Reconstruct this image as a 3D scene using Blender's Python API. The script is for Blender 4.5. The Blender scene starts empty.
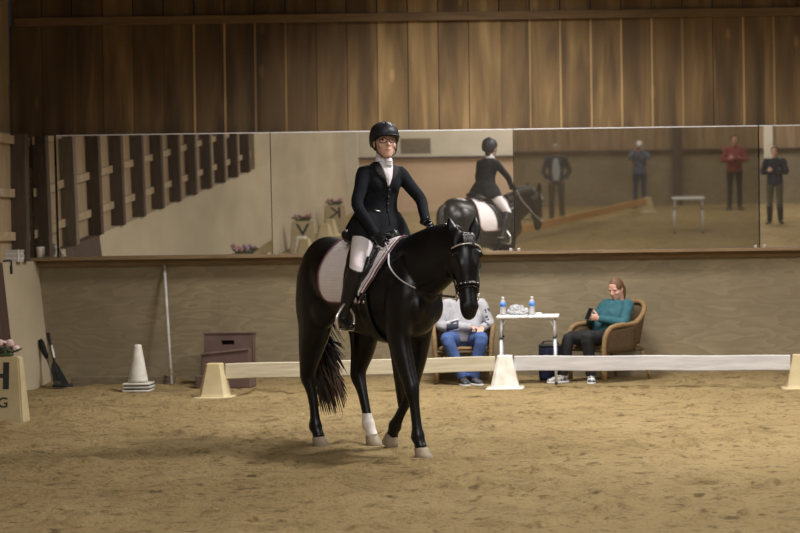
import bpy, bmesh, math, random
import numpy as np
from mathutils import Vector as V, Matrix
from mathutils.bvhtree import BVHTree
random.seed(7); rng = np.random.default_rng(7)
S = bpy.context.scene; C = S.collection
PI = math.pi
def R(a): return math.radians(a)

# ------------------------------------------------------------------ camera model
F = 1920.0; PX, PY = 600.0, 234.2; ROLL = 0.0141; CAMZ = 1.7
def at(x, y, d):
    """point seen at photo pixel (x, y) at depth d"""
    a, b = x - PX, y - PY; c, s = math.cos(ROLL), math.sin(ROLL)
    u, v = a*c - b*s, a*s + b*c
    return V((u*d/F, d, CAMZ - v*d/F))

# ------------------------------------------------------------------ materials
def mat(name, c1, c2=None, scale=8.0, rough=0.6, metal=0.0, bump=0.0, bscale=None, stretch=(1,1,1),
        detail=4.0, contrast=(0.35, 0.65), spec=0.5, trans=0.0, ior=1.45, alpha=1.0, sheen=0.0, coat=0.0):
    m = bpy.data.materials.new(name); m.use_nodes = True
    nt = m.node_tree; N = nt.nodes; L = nt.links
    p = N['Principled BSDF']
    p.inputs['Roughness'].default_value = rough; p.inputs['Metallic'].default_value = metal
    p.inputs['Specular IOR Level'].default_value = spec
    p.inputs['Transmission Weight'].default_value = trans; p.inputs['IOR'].default_value = ior
    p.inputs['Alpha'].default_value = alpha; p.inputs['Sheen Weight'].default_value = sheen
    p.inputs['Coat Weight'].default_value = coat
    c2 = c2 or tuple(min(1, v*1.15) for v in c1)
    tc = N.new('ShaderNodeTexCoord'); mp = N.new('ShaderNodeMapping'); mp.inputs['Scale'].default_value = stretch
    no = N.new('ShaderNodeTexNoise'); no.inputs['Scale'].default_value = scale; no.inputs['Detail'].default_value = detail
    r = N.new('ShaderNodeValToRGB')
    r.color_ramp.elements[0].position, r.color_ramp.elements[1].position = contrast
    r.color_ramp.elements[0].color = (*c1, 1); r.color_ramp.elements[1].color = (*c2, 1)
    L.new(tc.outputs['Object'], mp.inputs['Vector']); L.new(mp.outputs['Vector'], no.inputs['Vector'])
    L.new(no.outputs['Fac'], r.inputs['Fac']); L.new(r.outputs['Color'], p.inputs['Base Color'])
    if bump:
        b = N.new('ShaderNodeBump'); b.inputs['Strength'].default_value = bump; b.inputs['Distance'].default_value = 0.02
        n2 = N.new('ShaderNodeTexNoise'); n2.inputs['Scale'].default_value = bscale or scale*4; n2.inputs['Detail'].default_value = 3
        L.new(mp.outputs['Vector'], n2.inputs['Vector']); L.new(n2.outputs['Fac'], b.inputs['Height'])
        L.new(b.outputs['Normal'], p.inputs['Normal'])
    return m
M = {}
M['sand'] = mat('arena_sand', (.245,.178,.084), (.32,.24,.12), .55, .95, bump=.0, contrast=(.3,.7), spec=.15)
M['horse'] = mat('black_coat', (.0035,.0034,.0042), (.0062,.0062,.0082), 6, .34, spec=.36, bump=.12, bscale=9)
M['horse_white'] = mat('white_sock', (.62,.58,.52), (.75,.72,.68), 30, .8)
M['hoof'] = mat('hoof_horn', (.23,.185,.13), (.32,.26,.19), 20, .7)
M['tail'] = mat('tail_hair', (.010,.008,.008), (.022,.016,.014), 12, .5)
M['tailtip'] = mat('tail_brown', (.05,.026,.016), (.085,.045,.026), 12, .55)
M['eye'] = mat('dark_eye', (.004,.003,.003), (.01,.006,.004), 8, .08)
M['leather'] = mat('black_leather', (.008,.008,.009), (.014,.014,.016), 30, .32, bump=.15, bscale=150)
M['suede'] = mat('black_suede', (.012,.012,.013), (.02,.02,.022), 40, .8)
M['steel'] = mat('polished_steel', (.78,.78,.80), (.85,.85,.87), 10, .28, .9)
M['silver'] = mat('silver_beads', (.55,.53,.5), (.85,.83,.8), 160, .25, .6)
M['rein'] = mat('pale_rein', (.42,.42,.44), (.6,.6,.62), 60, .35)
M['breeches'] = mat('white_breeches', (.66,.615,.66), (.76,.71,.75), 14, .75, bump=.1, bscale=20)
M['jacket'] = mat('navy_black_wool', (.0045,.0058,.0095), (.0085,.0105,.016), 18, .85, bump=.2, bscale=10, spec=.25)
M['stock'] = mat('white_stock', (.68,.65,.72), (.80,.78,.84), 16, .7, bump=.3, bscale=22)
M['skin'] = mat('skin', (.60,.37,.29), (.68,.43,.34), 14, .55)
M['skin2'] = mat('skin_flushed', (.56,.31,.235), (.66,.40,.31), 14, .55)
M['lips'] = mat('lips', (.42,.16,.14), (.47,.19,.16), 14, .5)
M['helmet'] = mat('helmet_shell', (.010,.012,.018), (.016,.018,.026), 50, .48, bump=.1, bscale=200)
M['hair_brown'] = mat('brown_hair', (.10,.05,.028), (.17,.09,.05), 30, .6, stretch=(1,1,6))
M['hair_grey'] = mat('grey_hair', (.28,.25,.22), (.4,.37,.33), 30, .6)
M['hair_dark'] = mat('dark_hair', (.02,.014,.01), (.05,.035,.025), 30, .6)
M['teal'] = mat('teal_knit', (.016,.078,.104), (.028,.112,.138), 12, .85, bump=.35, bscale=16)
M['black_cloth'] = mat('black_cloth', (.006,.006,.007), (.012,.012,.013), 14, .85, bump=.3, bscale=12)
M['hoodie'] = mat('grey_hoodie', (.32,.32,.36), (.43,.43,.47), 10, .9, bump=.4, bscale=12)
M['hoodie_print'] = mat('sweatshirt_print', (.03,.035,.06), (.05,.055,.08), 30, .85)
M['white_cloth'] = mat('white_cloth', (.7,.7,.72), (.8,.8,.82), 20, .85)
M['jeans'] = mat('blue_jeans', (.045,.085,.24), (.065,.12,.31), 18, .9, bump=.3, bscale=14)
M['darkjeans'] = mat('dark_jeans', (.02,.03,.065), (.035,.05,.10), 18, .9)
M['olive'] = mat('olive_trousers', (.055,.05,.03), (.085,.075,.045), 14, .9)
M['plaid'] = mat('blue_shirt', (.06,.08,.15), (.14,.17,.27), 22, .9, contrast=(.45,.55))
M['red'] = mat('dull_red_shirt', (.20,.035,.045), (.27,.055,.06), 12, .9)
M['navy'] = mat('navy_jacket', (.012,.014,.024), (.022,.025,.04), 12, .85)
M['bluegrey'] = mat('charcoal_blue_jacket', (.026,.032,.05), (.045,.052,.078), 12, .85)
M['paleblue'] = mat('pale_blue_shirt', (.50,.58,.70), (.60,.67,.78), 16, .8)
M['sole'] = mat('white_sole', (.62,.62,.64), (.75,.75,.77), 16, .7)
M['shoe'] = mat('charcoal_shoe', (.025,.025,.03), (.09,.09,.10), 26, .7, contrast=(.45,.6))
M['wicker'] = mat('tan_wicker', (.17,.105,.045), (.29,.185,.085), 60, .65, bump=.6, bscale=70)
M['wicker_dark'] = mat('brown_wicker', (.075,.048,.024), (.125,.08,.04), 70, .75, bump=.6, bscale=70)
M['table'] = mat('white_table', (.70,.70,.74), (.78,.78,.82), 12, .4)
M['alu'] = mat('painted_tube', (.66,.66,.70), (.74,.74,.78), 12, .35)
M['blackplastic'] = mat('black_plastic', (.012,.012,.013), (.022,.022,.024), 20, .5)
M['clear'] = mat('clear_plastic', (.90,.92,.95), (.95,.96,.99), 6, .12, trans=.65, ior=1.15)
M['wrap'] = mat('crinkled_wrap', (.80,.82,.86), (.95,.96,1), 40, .2, trans=.6, ior=1.15, bump=.8, bscale=60)
M['bluelabel'] = mat('blue_label', (.06,.20,.62), (.10,.27,.70), 24, .5)
M['whiteplastic'] = mat('white_plastic', (.75,.75,.76), (.82,.82,.83), 12, .4)
M['navybag'] = mat('navy_nylon', (.012,.016,.06), (.022,.028,.085), 18, .7, bump=.3, bscale=14)
M['rail_cream'] = mat('cream_plank', (.47,.42,.30), (.58,.53,.41), 5, .75, stretch=(.4,1,6), bump=.15)
M['rail_white'] = mat('white_plank', (.50,.49,.50), (.62,.61,.62), 4, .7, stretch=(.5,1,5), bump=.1)
M['pylon_cream'] = mat('cream_plastic', (.50,.415,.235), (.59,.50,.31), 4, .55)
M['pylon_white'] = mat('worn_white_plastic', (.60,.58,.50), (.76,.75,.70), 9, .6)
M['marker'] = mat('cream_marker_board', (.40,.33,.19), (.48,.40,.245), 4, .65)
M['ink'] = mat('black_letters', (.012,.013,.016), (.02,.022,.026), 12, .6)
M['petal'] = mat('dusty_pink_petals', (.42,.20,.22), (.60,.34,.36), 40, .75)
M['petal_pale'] = mat('faded_pink_petals', (.52,.36,.36), (.68,.50,.50), 40, .75)
M['petal_mauve'] = mat('mauve_petals', (.30,.20,.30), (.44,.33,.42), 40, .75)
M['leaf'] = mat('dull_leaves', (.03,.05,.02), (.06,.085,.035), 30, .7)
M['cone'] = mat('scuffed_white_cone', (.55,.53,.47), (.72,.70,.64), 8, .6)
M['pole'] = mat('grey_white_pole', (.40,.38,.36), (.55,.53,.50), 12, .6)
M['brownplastic'] = mat('brown_plastic', (.105,.064,.056), (.14,.09,.078), 5, .55, bump=.05)
M['timber'] = mat('weathered_timber', (.13,.10,.065), (.20,.16,.105), 6, .85, stretch=(1,8,8), bump=.3)
M['girt'] = mat('pale_timber', (.36,.27,.17), (.48,.37,.25), 6, .8, stretch=(6,1,1), bump=.2)
M['post_dark'] = mat('dark_post_timber', (.062,.042,.030), (.09,.062,.044), 5, .85, stretch=(5,5,.6), bump=.2)
M['post_grey'] = mat('grey_post_timber', (.17,.14,.10), (.22,.185,.135), 5, .85, stretch=(5,5,.6), bump=.2)
M['siding'] = mat('pale_siding', (.34,.25,.155), (.42,.32,.205), 4, .8, stretch=(3,3,.5), bump=.2)
M['ledge'] = mat('ledge_timber', (.17,.115,.062), (.24,.165,.092), 5, .75, stretch=(.6,6,6), bump=.25)
M['beam'] = mat('brown_beam', (.12,.076,.038), (.17,.11,.058), 5, .8, stretch=(.5,5,5), bump=.2)
M['kick_pale'] = mat('pale_kickboard', (.40,.34,.235), (.48,.41,.29), 1.2, .75, stretch=(1,.4,1), bump=.05)
M['kick_south'] = mat('orange_tan_plywood', (.50,.35,.235), (.58,.42,.29), 1.4, .75, stretch=(.5,1,1.5), bump=.05)
M['south_boards'] = mat('brown_boards', (.22,.145,.08), (.33,.225,.13), 3, .8, stretch=(4,4,.3), bump=.1)
M['south_pale'] = mat('pale_panel', (.55,.5,.4), (.62,.56,.46), 2, .8)
M['ceiling'] = mat('dark_ceiling_boards', (.16,.115,.07), (.21,.155,.10), 3, .9, stretch=(5,.4,1))
M['door_brown'] = mat('brown_door', (.05,.028,.02), (.075,.043,.03), 4, .7, stretch=(4,4,.5))
M['paper'] = mat('white_paper', (.50,.48,.45), (.62,.60,.57), 20, .8)
M['rubber'] = mat('black_rubber', (.010,.010,.011), (.02,.02,.021), 20, .8)
M['ashwood'] = mat('worn_handle', (.15,.115,.08), (.22,.17,.12), 14, .7)
M['orange_plank'] = mat('orange_plank', (.52,.27,.09), (.60,.33,.12), 4, .7, stretch=(.5,1,5))
M['sneaker'] = mat('white_black_sneaker', (.03,.03,.035), (.62,.62,.64), 22, .7, contrast=(.42,.52))
M['purple'] = mat('purple_strap', (.035,.02,.06), (.05,.03,.085), 14, .7)
M['phone'] = mat('black_phone', (.006,.006,.007), (.012,.012,.013), 14, .15)
M['pinkpad'] = mat('pink_white_pad', (.60,.50,.52), (.68,.58,.60), 8, .8)
M['binding'] = mat('maroon_binding', (.10,.03,.045), (.15,.05,.065), 20, .6)

def quilt_pad():
    m = mat('quilted_white_pad', (.74,.68,.71), (.82,.77,.80), 6, .8)
    nt = m.node_tree; N = nt.nodes; L = nt.links; p = N['Principled BSDF']
    w = N.new('ShaderNodeTexWave'); w.bands_direction = 'Z'; w.inputs['Scale'].default_value = 13; w.inputs['Distortion'].default_value = .3
    tc = N.new('ShaderNodeTexCoord'); b = N.new('ShaderNodeBump'); b.inputs['Strength'].default_value = .16; b.inputs['Distance'].default_value = .010
    L.new(tc.outputs['Object'], w.inputs['Vector']); L.new(w.outputs['Fac'], b.inputs['Height']); L.new(b.outputs['Normal'], p.inputs['Normal'])
    return m
M['pad'] = quilt_pad()

def mirror_mat(name, dust, dustcol, rough=.012, tint=(.86,.86,.84)):
    m = bpy.data.materials.new(name); m.use_nodes = True; nt = m.node_tree; N = nt.nodes; L = nt.links
    p = N['Principled BSDF']; p.inputs['Metallic'].default_value = 1; p.inputs['Roughness'].default_value = rough
    p.inputs['Base Color'].default_value = (*tint, 1)
    d = N.new('ShaderNodeBsdfDiffuse'); d.inputs['Color'].default_value = (*dustcol, 1)
    mx = N.new('ShaderNodeMixShader'); tc = N.new('ShaderNodeTexCoord'); no = N.new('ShaderNodeTexNoise')
    no.inputs['Scale'].default_value = 1.6; no.inputs['Detail'].default_value = 4
    mr = N.new('ShaderNodeMapRange'); mr.inputs['From Min'].default_value = .3; mr.inputs['From Max'].default_value = .7
    mr.inputs['To Min'].default_value = dust*.6; mr.inputs['To Max'].default_value = dust*1.4
    L.new(tc.outputs['Object'], no.inputs['Vector']); L.new(no.outputs['Fac'], mr.inputs['Value'])
    L.new(mr.outputs['Result'], mx.inputs['Fac']); L.new(p.outputs[0], mx.inputs[1]); L.new(d.outputs[0], mx.inputs[2])
    L.new(mx.outputs[0], N['Material Output'].inputs['Surface'])
    return m
M['mirror'] = mirror_mat('mirror_glass', .05, (.5,.45,.38))
M['mirror_dusty'] = mirror_mat('dusty_mirror_glass', .10, (.30,.25,.19), .02, (.43,.42,.375))

def plywood(name, c1, c2, c3):
    """sheets of plywood: wavy grain, faint stains"""
    m = bpy.data.materials.new(name); m.use_nodes = True; nt = m.node_tree; N = nt.nodes; L = nt.links
    p = N['Principled BSDF']; p.inputs['Roughness'].default_value = .75; p.inputs['Specular IOR Level'].default_value = .25
    tc = N.new('ShaderNodeTexCoord'); mp = N.new('ShaderNodeMapping'); mp.inputs['Scale'].default_value = (.55, 1, 2.3)
    n1 = N.new('ShaderNodeTexNoise'); n1.inputs['Scale'].default_value = 1.7; n1.inputs['Detail'].default_value = 3
    mul = N.new('ShaderNodeMath'); mul.operation = 'MULTIPLY'; mul.inputs[1].default_value = 9
    fr = N.new('ShaderNodeMath'); fr.operation = 'FRACT'
    r = N.new('ShaderNodeValToRGB'); r.color_ramp.elements[0].color = (*c1, 1); r.color_ramp.elements[1].color = (*c2, 1)
    r.color_ramp.elements[0].position = .1; r.color_ramp.elements[1].position = .9
    n2 = N.new('ShaderNodeTexNoise'); n2.inputs['Scale'].default_value = .9; n2.inputs['Detail'].default_value = 5
    r2 = N.new('ShaderNodeValToRGB'); r2.color_ramp.elements[0].position = .42; r2.color_ramp.elements[1].position = .62
    mx = N.new('ShaderNodeMix'); mx.data_type = 'RGBA'; mx.inputs[7].default_value = (*c3, 1)
    sc = N.new('ShaderNodeMath'); sc.operation = 'MULTIPLY'; sc.inputs[1].default_value = .55
    L.new(tc.outputs['Object'], mp.inputs['Vector']); L.new(mp.outputs['Vector'], n1.inputs['Vector'])
    L.new(n1.outputs['Fac'], mul.inputs[0]); L.new(mul.outputs[0], fr.inputs[0]); L.new(fr.outputs[0], r.inputs['Fac'])
    L.new(tc.outputs['Object'], n2.inputs['Vector']); L.new(n2.outputs['Fac'], r2.inputs['Fac']); L.new(r2.outputs['Color'], sc.inputs[0])
    L.new(sc.outputs[0], mx.inputs[0]); L.new(r.outputs['Color'], mx.inputs[6]); L.new(mx.outputs[2], p.inputs['Base Color'])
    return m
M['plywood'] = plywood('kickboard_plywood', (.222,.18,.113), (.28,.23,.146), (.165,.136,.09))

def board_mat():
    """stained vertical boards; each board's own tone comes from the 'tone' attribute"""
    m = bpy.data.materials.new('stained_boards'); m.use_nodes = True; nt = m.node_tree; N = nt.nodes; L = nt.links
    p = N['Principled BSDF']; p.inputs['Roughness'].default_value = .7; p.inputs['Specular IOR Level'].default_value = .25
    at_ = N.new('ShaderNodeAttribute'); at_.attribute_name = 'tone'
    tc = N.new('ShaderNodeTexCoord'); mp = N.new('ShaderNodeMapping'); mp.inputs['Scale'].default_value = (3.2, 1, .42)
    n1 = N.new('ShaderNodeTexNoise'); n1.inputs['Scale'].default_value = 1.3; n1.inputs['Detail'].default_value = 2.5; n1.inputs['Distortion'].default_value = .5
    add = N.new('ShaderNodeMath'); add.operation = 'MULTIPLY_ADD'; add.inputs[1].default_value = 1.3; 
    sub = N.new('ShaderNodeMath'); sub.operation = 'ADD'; sub.inputs[1].default_value = -.65
    r = N.new('ShaderNodeValToRGB'); e = r.color_ramp.elements
    e[0].position = .10; e[0].color = (.056,.037,.021, 1); e[1].position = .95; e[1].color = (.36,.245,.115, 1)
    k = e.new(.40); k.color = (.112,.072,.037, 1); k = e.new(.62); k.color = (.185,.12,.055, 1)
    mp2 = N.new('ShaderNodeMapping'); mp2.inputs['Scale'].default_value = (30, 1, .8)
    n2 = N.new('ShaderNodeTexNoise'); n2.inputs['Scale'].default_value = 2.2; n2.inputs['Detail'].default_value = 3
    mm = N.new('ShaderNodeMath'); mm.operation = 'MULTIPLY_ADD'; mm.inputs[1].default_value = .12
    vo = N.new('ShaderNodeTexVoronoi'); vo.inputs['Scale'].default_value = 1.0
    mp3 = N.new('ShaderNodeMapping'); mp3.inputs['Scale'].default_value = (2.747, 0, 1.1); mp3.inputs['Location'].default_value = (.35, 0, .2)
    vr = N.new('ShaderNodeMapRange'); vr.inputs['From Min'].default_value = .05; vr.inputs['From Max'].default_value = .11
    vr.inputs['To Min'].default_value = .22; vr.inputs['To Max'].default_value = 0
    ad2 = N.new('ShaderNodeMath'); ad2.operation = 'ADD'
    L.new(tc.outputs['Object'], mp.inputs['Vector']); L.new(mp.outputs['Vector'], n1.inputs['Vector'])
    L.new(n1.outputs['Fac'], add.inputs[0]); L.new(at_.outputs['Fac'], add.inputs[2]); L.new(add.outputs[0], sub.inputs[0])
    L.new(tc.outputs['Object'], mp2.inputs['Vector']); L.new(mp2.outputs['Vector'], n2.inputs['Vector'])
    L.new(n2.outputs['Fac'], mm.inputs[0]); L.new(sub.outputs[0], mm.inputs[2])
    L.new(tc.outputs['Object'], mp3.inputs['Vector']); L.new(mp3.outputs['Vector'], vo.inputs['Vector']); L.new(vo.outputs['Distance'], vr.inputs['Value'])
    L.new(mm.outputs[0], ad2.inputs[0]); L.new(vr.outputs['Result'], ad2.inputs[1])
    s3 = N.new('ShaderNodeMath'); s3.operation = 'ADD'; s3.inputs[1].default_value = -.06
    L.new(ad2.outputs[0], s3.inputs[0]); L.new(s3.outputs[0], r.inputs['Fac']); L.new(r.outputs['Color'], p.inputs['Base Color'])
    return m
M['boards'] = board_mat()
def sand_mat():
    m = M['sand']; nt = m.node_tree; N = nt.nodes; L = nt.links; p = N['Principled BSDF']
    tc = N.new('ShaderNodeTexCoord'); old = p.inputs['Base Color'].links[0].from_socket
    for sc, p0, p1, dark in ((2.6, .30, .50, .74), (5.5, .34, .42, .52), (9, .30, .45, .52), (26, .30, .46, .72)):
        n = N.new('ShaderNodeTexNoise'); n.inputs['Scale'].default_value = sc; n.inputs['Detail'].default_value = 5; n.inputs['Roughness'].default_value = .65
        r = N.new('ShaderNodeValToRGB'); r.color_ramp.elements[0].position = p0; r.color_ramp.elements[1].position = p1
        r.color_ramp.elements[0].color = (dark, dark*.97, dark*.94, 1); r.color_ramp.elements[1].color = (1.06, 1.06, 1.06, 1)
        mx = N.new('ShaderNodeMix'); mx.data_type = 'RGBA'; mx.blend_type = 'MULTIPLY'; mx.inputs[0].default_value = 1
        L.new(tc.outputs['Object'], n.inputs['Vector']); L.new(n.outputs['Fac'], r.inputs['Fac'])
        L.new(old, mx.inputs[6]); L.new(r.outputs['Color'], mx.inputs[7]); old = mx.outputs[2]
    L.new(old, p.inputs['Base Color'])
    n = N.new('ShaderNodeTexNoise'); n.inputs['Scale'].default_value = 26; n.inputs['Detail'].default_value = 7; n.inputs['Roughness'].default_value = .7
    b = N.new('ShaderNodeBump'); b.inputs['Strength'].default_value = 1.0; b.inputs['Distance'].default_value = .05
    L.new(tc.outputs['Object'], n.inputs['Vector']); L.new(n.outputs['Fac'], b.inputs['Height']); L.new(b.outputs['Normal'], p.inputs['Normal'])
sand_mat()

# ------------------------------------------------------------------ mesh helpers
def obj(name, bm, mats, parent=None, smooth=True, kind=None):
    if isinstance(bm, bpy.types.Mesh): me = bm
    else:
        bmesh.ops.recalc_face_normals(bm, faces=bm.faces[:])
        me = bpy.data.meshes.new(name); bm.to_mesh(me); bm.free()
    if not isinstance(mats, (list, tuple)): mats = [mats]
    for m in mats: me.materials.append(M[m] if isinstance(m, str) else m)
    if smooth:
        for p in me.polygons: p.use_smooth = True
    o = bpy.data.objects.new(name, me); C.objects.link(o)
    if parent: o.parent = parent
    if kind: o['kind'] = kind
    return o
def tag(o, label=None, cat=None, group=None, kind=None):
    if label: o['label'] = label
    if cat: o['category'] = cat
    if group: o['group'] = group
    if kind: o['kind'] = kind
    return o
def thing(name, label, cat, loc=(0,0,0), rotz=0, group=None):
    o = bpy.data.objects.new(name, None); C.objects.link(o); o.location = loc; o.rotation_euler = (0,0,rotz)
    o.empty_display_size = .1
    return tag(o, label, cat, group)
def dup(root, label=None, loc=None, rotz=None):
    r = root.copy(); C.objects.link(r)
    if loc is not None: r.location = loc
    if rotz is not None: r.rotation_euler = (0,0,rotz)
    if label: r['label'] = label
    for ch in list(root.children):
        c = ch.copy(); C.objects.link(c); c.parent = r
        for g in list(ch.children):
            d = g.copy(); C.objects.link(d); d.parent = c
    return r
def B(): return bmesh.new()
def box(bm, lo, hi, bev=0.0, mi=0):
    lo, hi = V(lo), V(hi)
    n0 = len(bm.verts)
    r = bmesh.ops.create_cube(bm, size=1.0)
    vs = r['verts']; c = (lo+hi)/2; d = hi-lo
    for v in vs: v.co = V((c.x+v.co.x*d.x, c.y+v.co.y*d.y, c.z+v.co.z*d.z))
    fs = list({f for v in vs for f in v.link_faces})
    for f in fs: f.material_index = mi
    if bev:
        es = list({e for v in vs for e in v.link_edges})
        r2 = bmesh.ops.bevel(bm, geom=es, offset=bev, segments=2, affect='EDGES', profile=.5)
        for f in r2['faces']: f.material_index = mi
    return vs
def ring_loft(bm, rings, cap=True, mi=0, closed=False):
    vr = [[bm.verts.new(p) for p in r] for r in rings]; n = len(vr[0]); fs = []
    rng_ = range(len(vr) if closed else len(vr)-1)
    for i in rng_:
        a, b = vr[i], vr[(i+1) % len(vr)]
        for j in range(n):
            fs.append(bm.faces.new((a[j], a[(j+1) % n], b[(j+1) % n], b[j])))
    if cap and not closed:
        fs.append(bm.faces.new(vr[0][::-1])); fs.append(bm.faces.new(vr[-1]))
    for f in fs: f.material_index = mi
    return vr
def ell(c, U, W, ru, rw, n=20, top=0.0, p=1.0):
    out = []
    for i in range(n):
        a = 2*PI*i/n; cu, sw = math.cos(a), math.sin(a)
        if p != 1.0:
            cu = math.copysign(abs(cu)**p, cu); sw = math.copysign(abs(sw)**p, sw)
        k = 1 - top*max(0, math.sin(a))**2
        out.append(V(c) + V(U)*(ru*cu*k) + V(W)*(rw*sw))
    return out
def catmull(vals, k):
    """resample a list of equal-length tuples through a Catmull-Rom spline, k steps per span"""
    A = np.array(vals, float); out = []
    n = len(A)
    for i in range(n-1):
        p0, p1, p2, p3 = A[max(i-1, 0)], A[i], A[i+1], A[min(i+2, n-1)]
        for j in range(k):
            t = j/k
            out.append(.5*((2*p1)+(-p0+p2)*t+(2*p0-5*p1+4*p2-p3)*t*t+(-p0+3*p1-3*p2+p3)*t**3))
    out.append(A[-1]); return out
def tube(bm, pts, radii, n=12, ref=None, k=4, cap=True, mi=0, closed=False):
    """tapering tube through pts; radii: number or (along ref, across)"""
    rows = []
    for p, r in zip(pts, radii if isinstance(radii, list) else [radii]*len(pts)):
        ra, rb = r if isinstance(r, (list, tuple)) else (r, r)
        rows.append((*p, ra, rb))
    if closed: rows = rows + rows[:1]
    if k > 1 and len(rows) > 2:
        if closed:
            ext = [rows[-2]] + rows + [rows[1]]
            rs = catmull(ext, k)[k:-k]
        else: rs = catmull(rows, k)
    else: rs = [np.array(r, float) for r in rows]
    if closed: rs = rs[:-1]
    P = [V(r[:3]) for r in rs]; m = len(P); rings = []; U = None
    for i in range(m):
        if closed: T = P[(i+1) % m]-P[i-1]
        else: T = P[min(i+1, m-1)]-P[max(i-1, 0)]
        if T.length < 1e-9: T = V((0,0,1))
        T.normalize()
        base = V(ref) if ref is not None else (U if U is not None else (V((0,0,1)) if abs(T.z) < .9 else V((1,0,0))))
        u = base - T*base.dot(T)
        if u.length < 1e-6: u = T.orthogonal()
        U = u.normalized(); W = T.cross(U)
        rings.append(ell(P[i], U, W, max(rs[i][3], 1e-4), max(rs[i][4], 1e-4), n))
    return ring_loft(bm, rings, cap=cap, mi=mi, closed=closed)
def ellipsoid(bm, c, r, rot=None, seg=20, mi=0):
    q = bmesh.ops.create_uvsphere(bm, u_segments=seg, v_segments=max(8, seg*2//3), radius=1.0)
    for v in q['verts']:
        p = V((v.co.x*r[0], v.co.y*r[1], v.co.z*r[2]))
        if rot is not None: p = rot @ p
        v.co = p + V(c)
    for f in {f for v in q['verts'] for f in v.link_faces}: f.material_index = mi
    return q['verts']
def remesh(bm, voxel, smooth=4, factor=.5):
    bmesh.ops.recalc_face_normals(bm, faces=bm.faces[:])
    me = bpy.data.meshes.new('tmp'); bm.to_mesh(me); bm.free()
    o = bpy.data.objects.new('tmp', me); C.objects.link(o)
    r = o.modifiers.new('r', 'REMESH'); r.mode = 'VOXEL'; r.voxel_size = voxel; r.adaptivity = 0
    if smooth:
        s = o.modifiers.new('s', 'SMOOTH'); s.iterations = smooth; s.factor = factor
    dg = bpy.context.evaluated_depsgraph_get()
    out = bpy.data.meshes.new_from_object(o.evaluated_get(dg))
    bpy.data.objects.remove(o); bpy.data.meshes.remove(me)
    return out
def sheet(bm, grid, nrm, th, mi=0):
    """closed thin sheet from a grid of points pushed out along nrm by th"""
    h, w = len(grid), len(grid[0])
    a = [[bm.verts.new(grid[i][j]) for j in range(w)] for i in range(h)]
    b = [[bm.verts.new(V(grid[i][j])+V(nrm[i][j])*th) for j in range(w)] for i in range(h)]
    fs = []
    for i in range(h-1):
        for j in range(w-1):
            fs.append(bm.faces.new((a[i][j], a[i][j+1], a[i+1][j+1], a[i+1][j])))
            fs.append(bm.faces.new((b[i][j], b[i+1][j], b[i+1][j+1], b[i][j+1])))
    edge = [(0, j) for j in range(w)] + [(i, w-1) for i in range(1, h)] + [(h-1, j) for j in range(w-2, -1, -1)] + [(i, 0) for i in range(h-2, 0, -1)]
    for q in range(len(edge)):
        (i, j), (k, l) = edge[q], edge[(q+1) % len(edge)]
        fs.append(bm.faces.new((a[i][j], a[k][l], b[k][l], b[i][j])))
    for f in fs: f.material_index = mi
    return [b[i][j].co.copy() for i, j in edge]
def text_mesh(s, size, depth=.002):
    cu = bpy.data.curves.new('t', 'FONT'); cu.body = s; cu.size = size; cu.extrude = depth; cu.align_x = 'CENTER'; cu.align_y = 'CENTER'
    cu.offset = .003*size/.3
    o = bpy.data.objects.new('t', cu); C.objects.link(o)
    me = bpy.data.meshes.new_from_object(o.evaluated_get(bpy.context.evaluated_depsgraph_get()))
    bpy.data.objects.remove(o); return me
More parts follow.
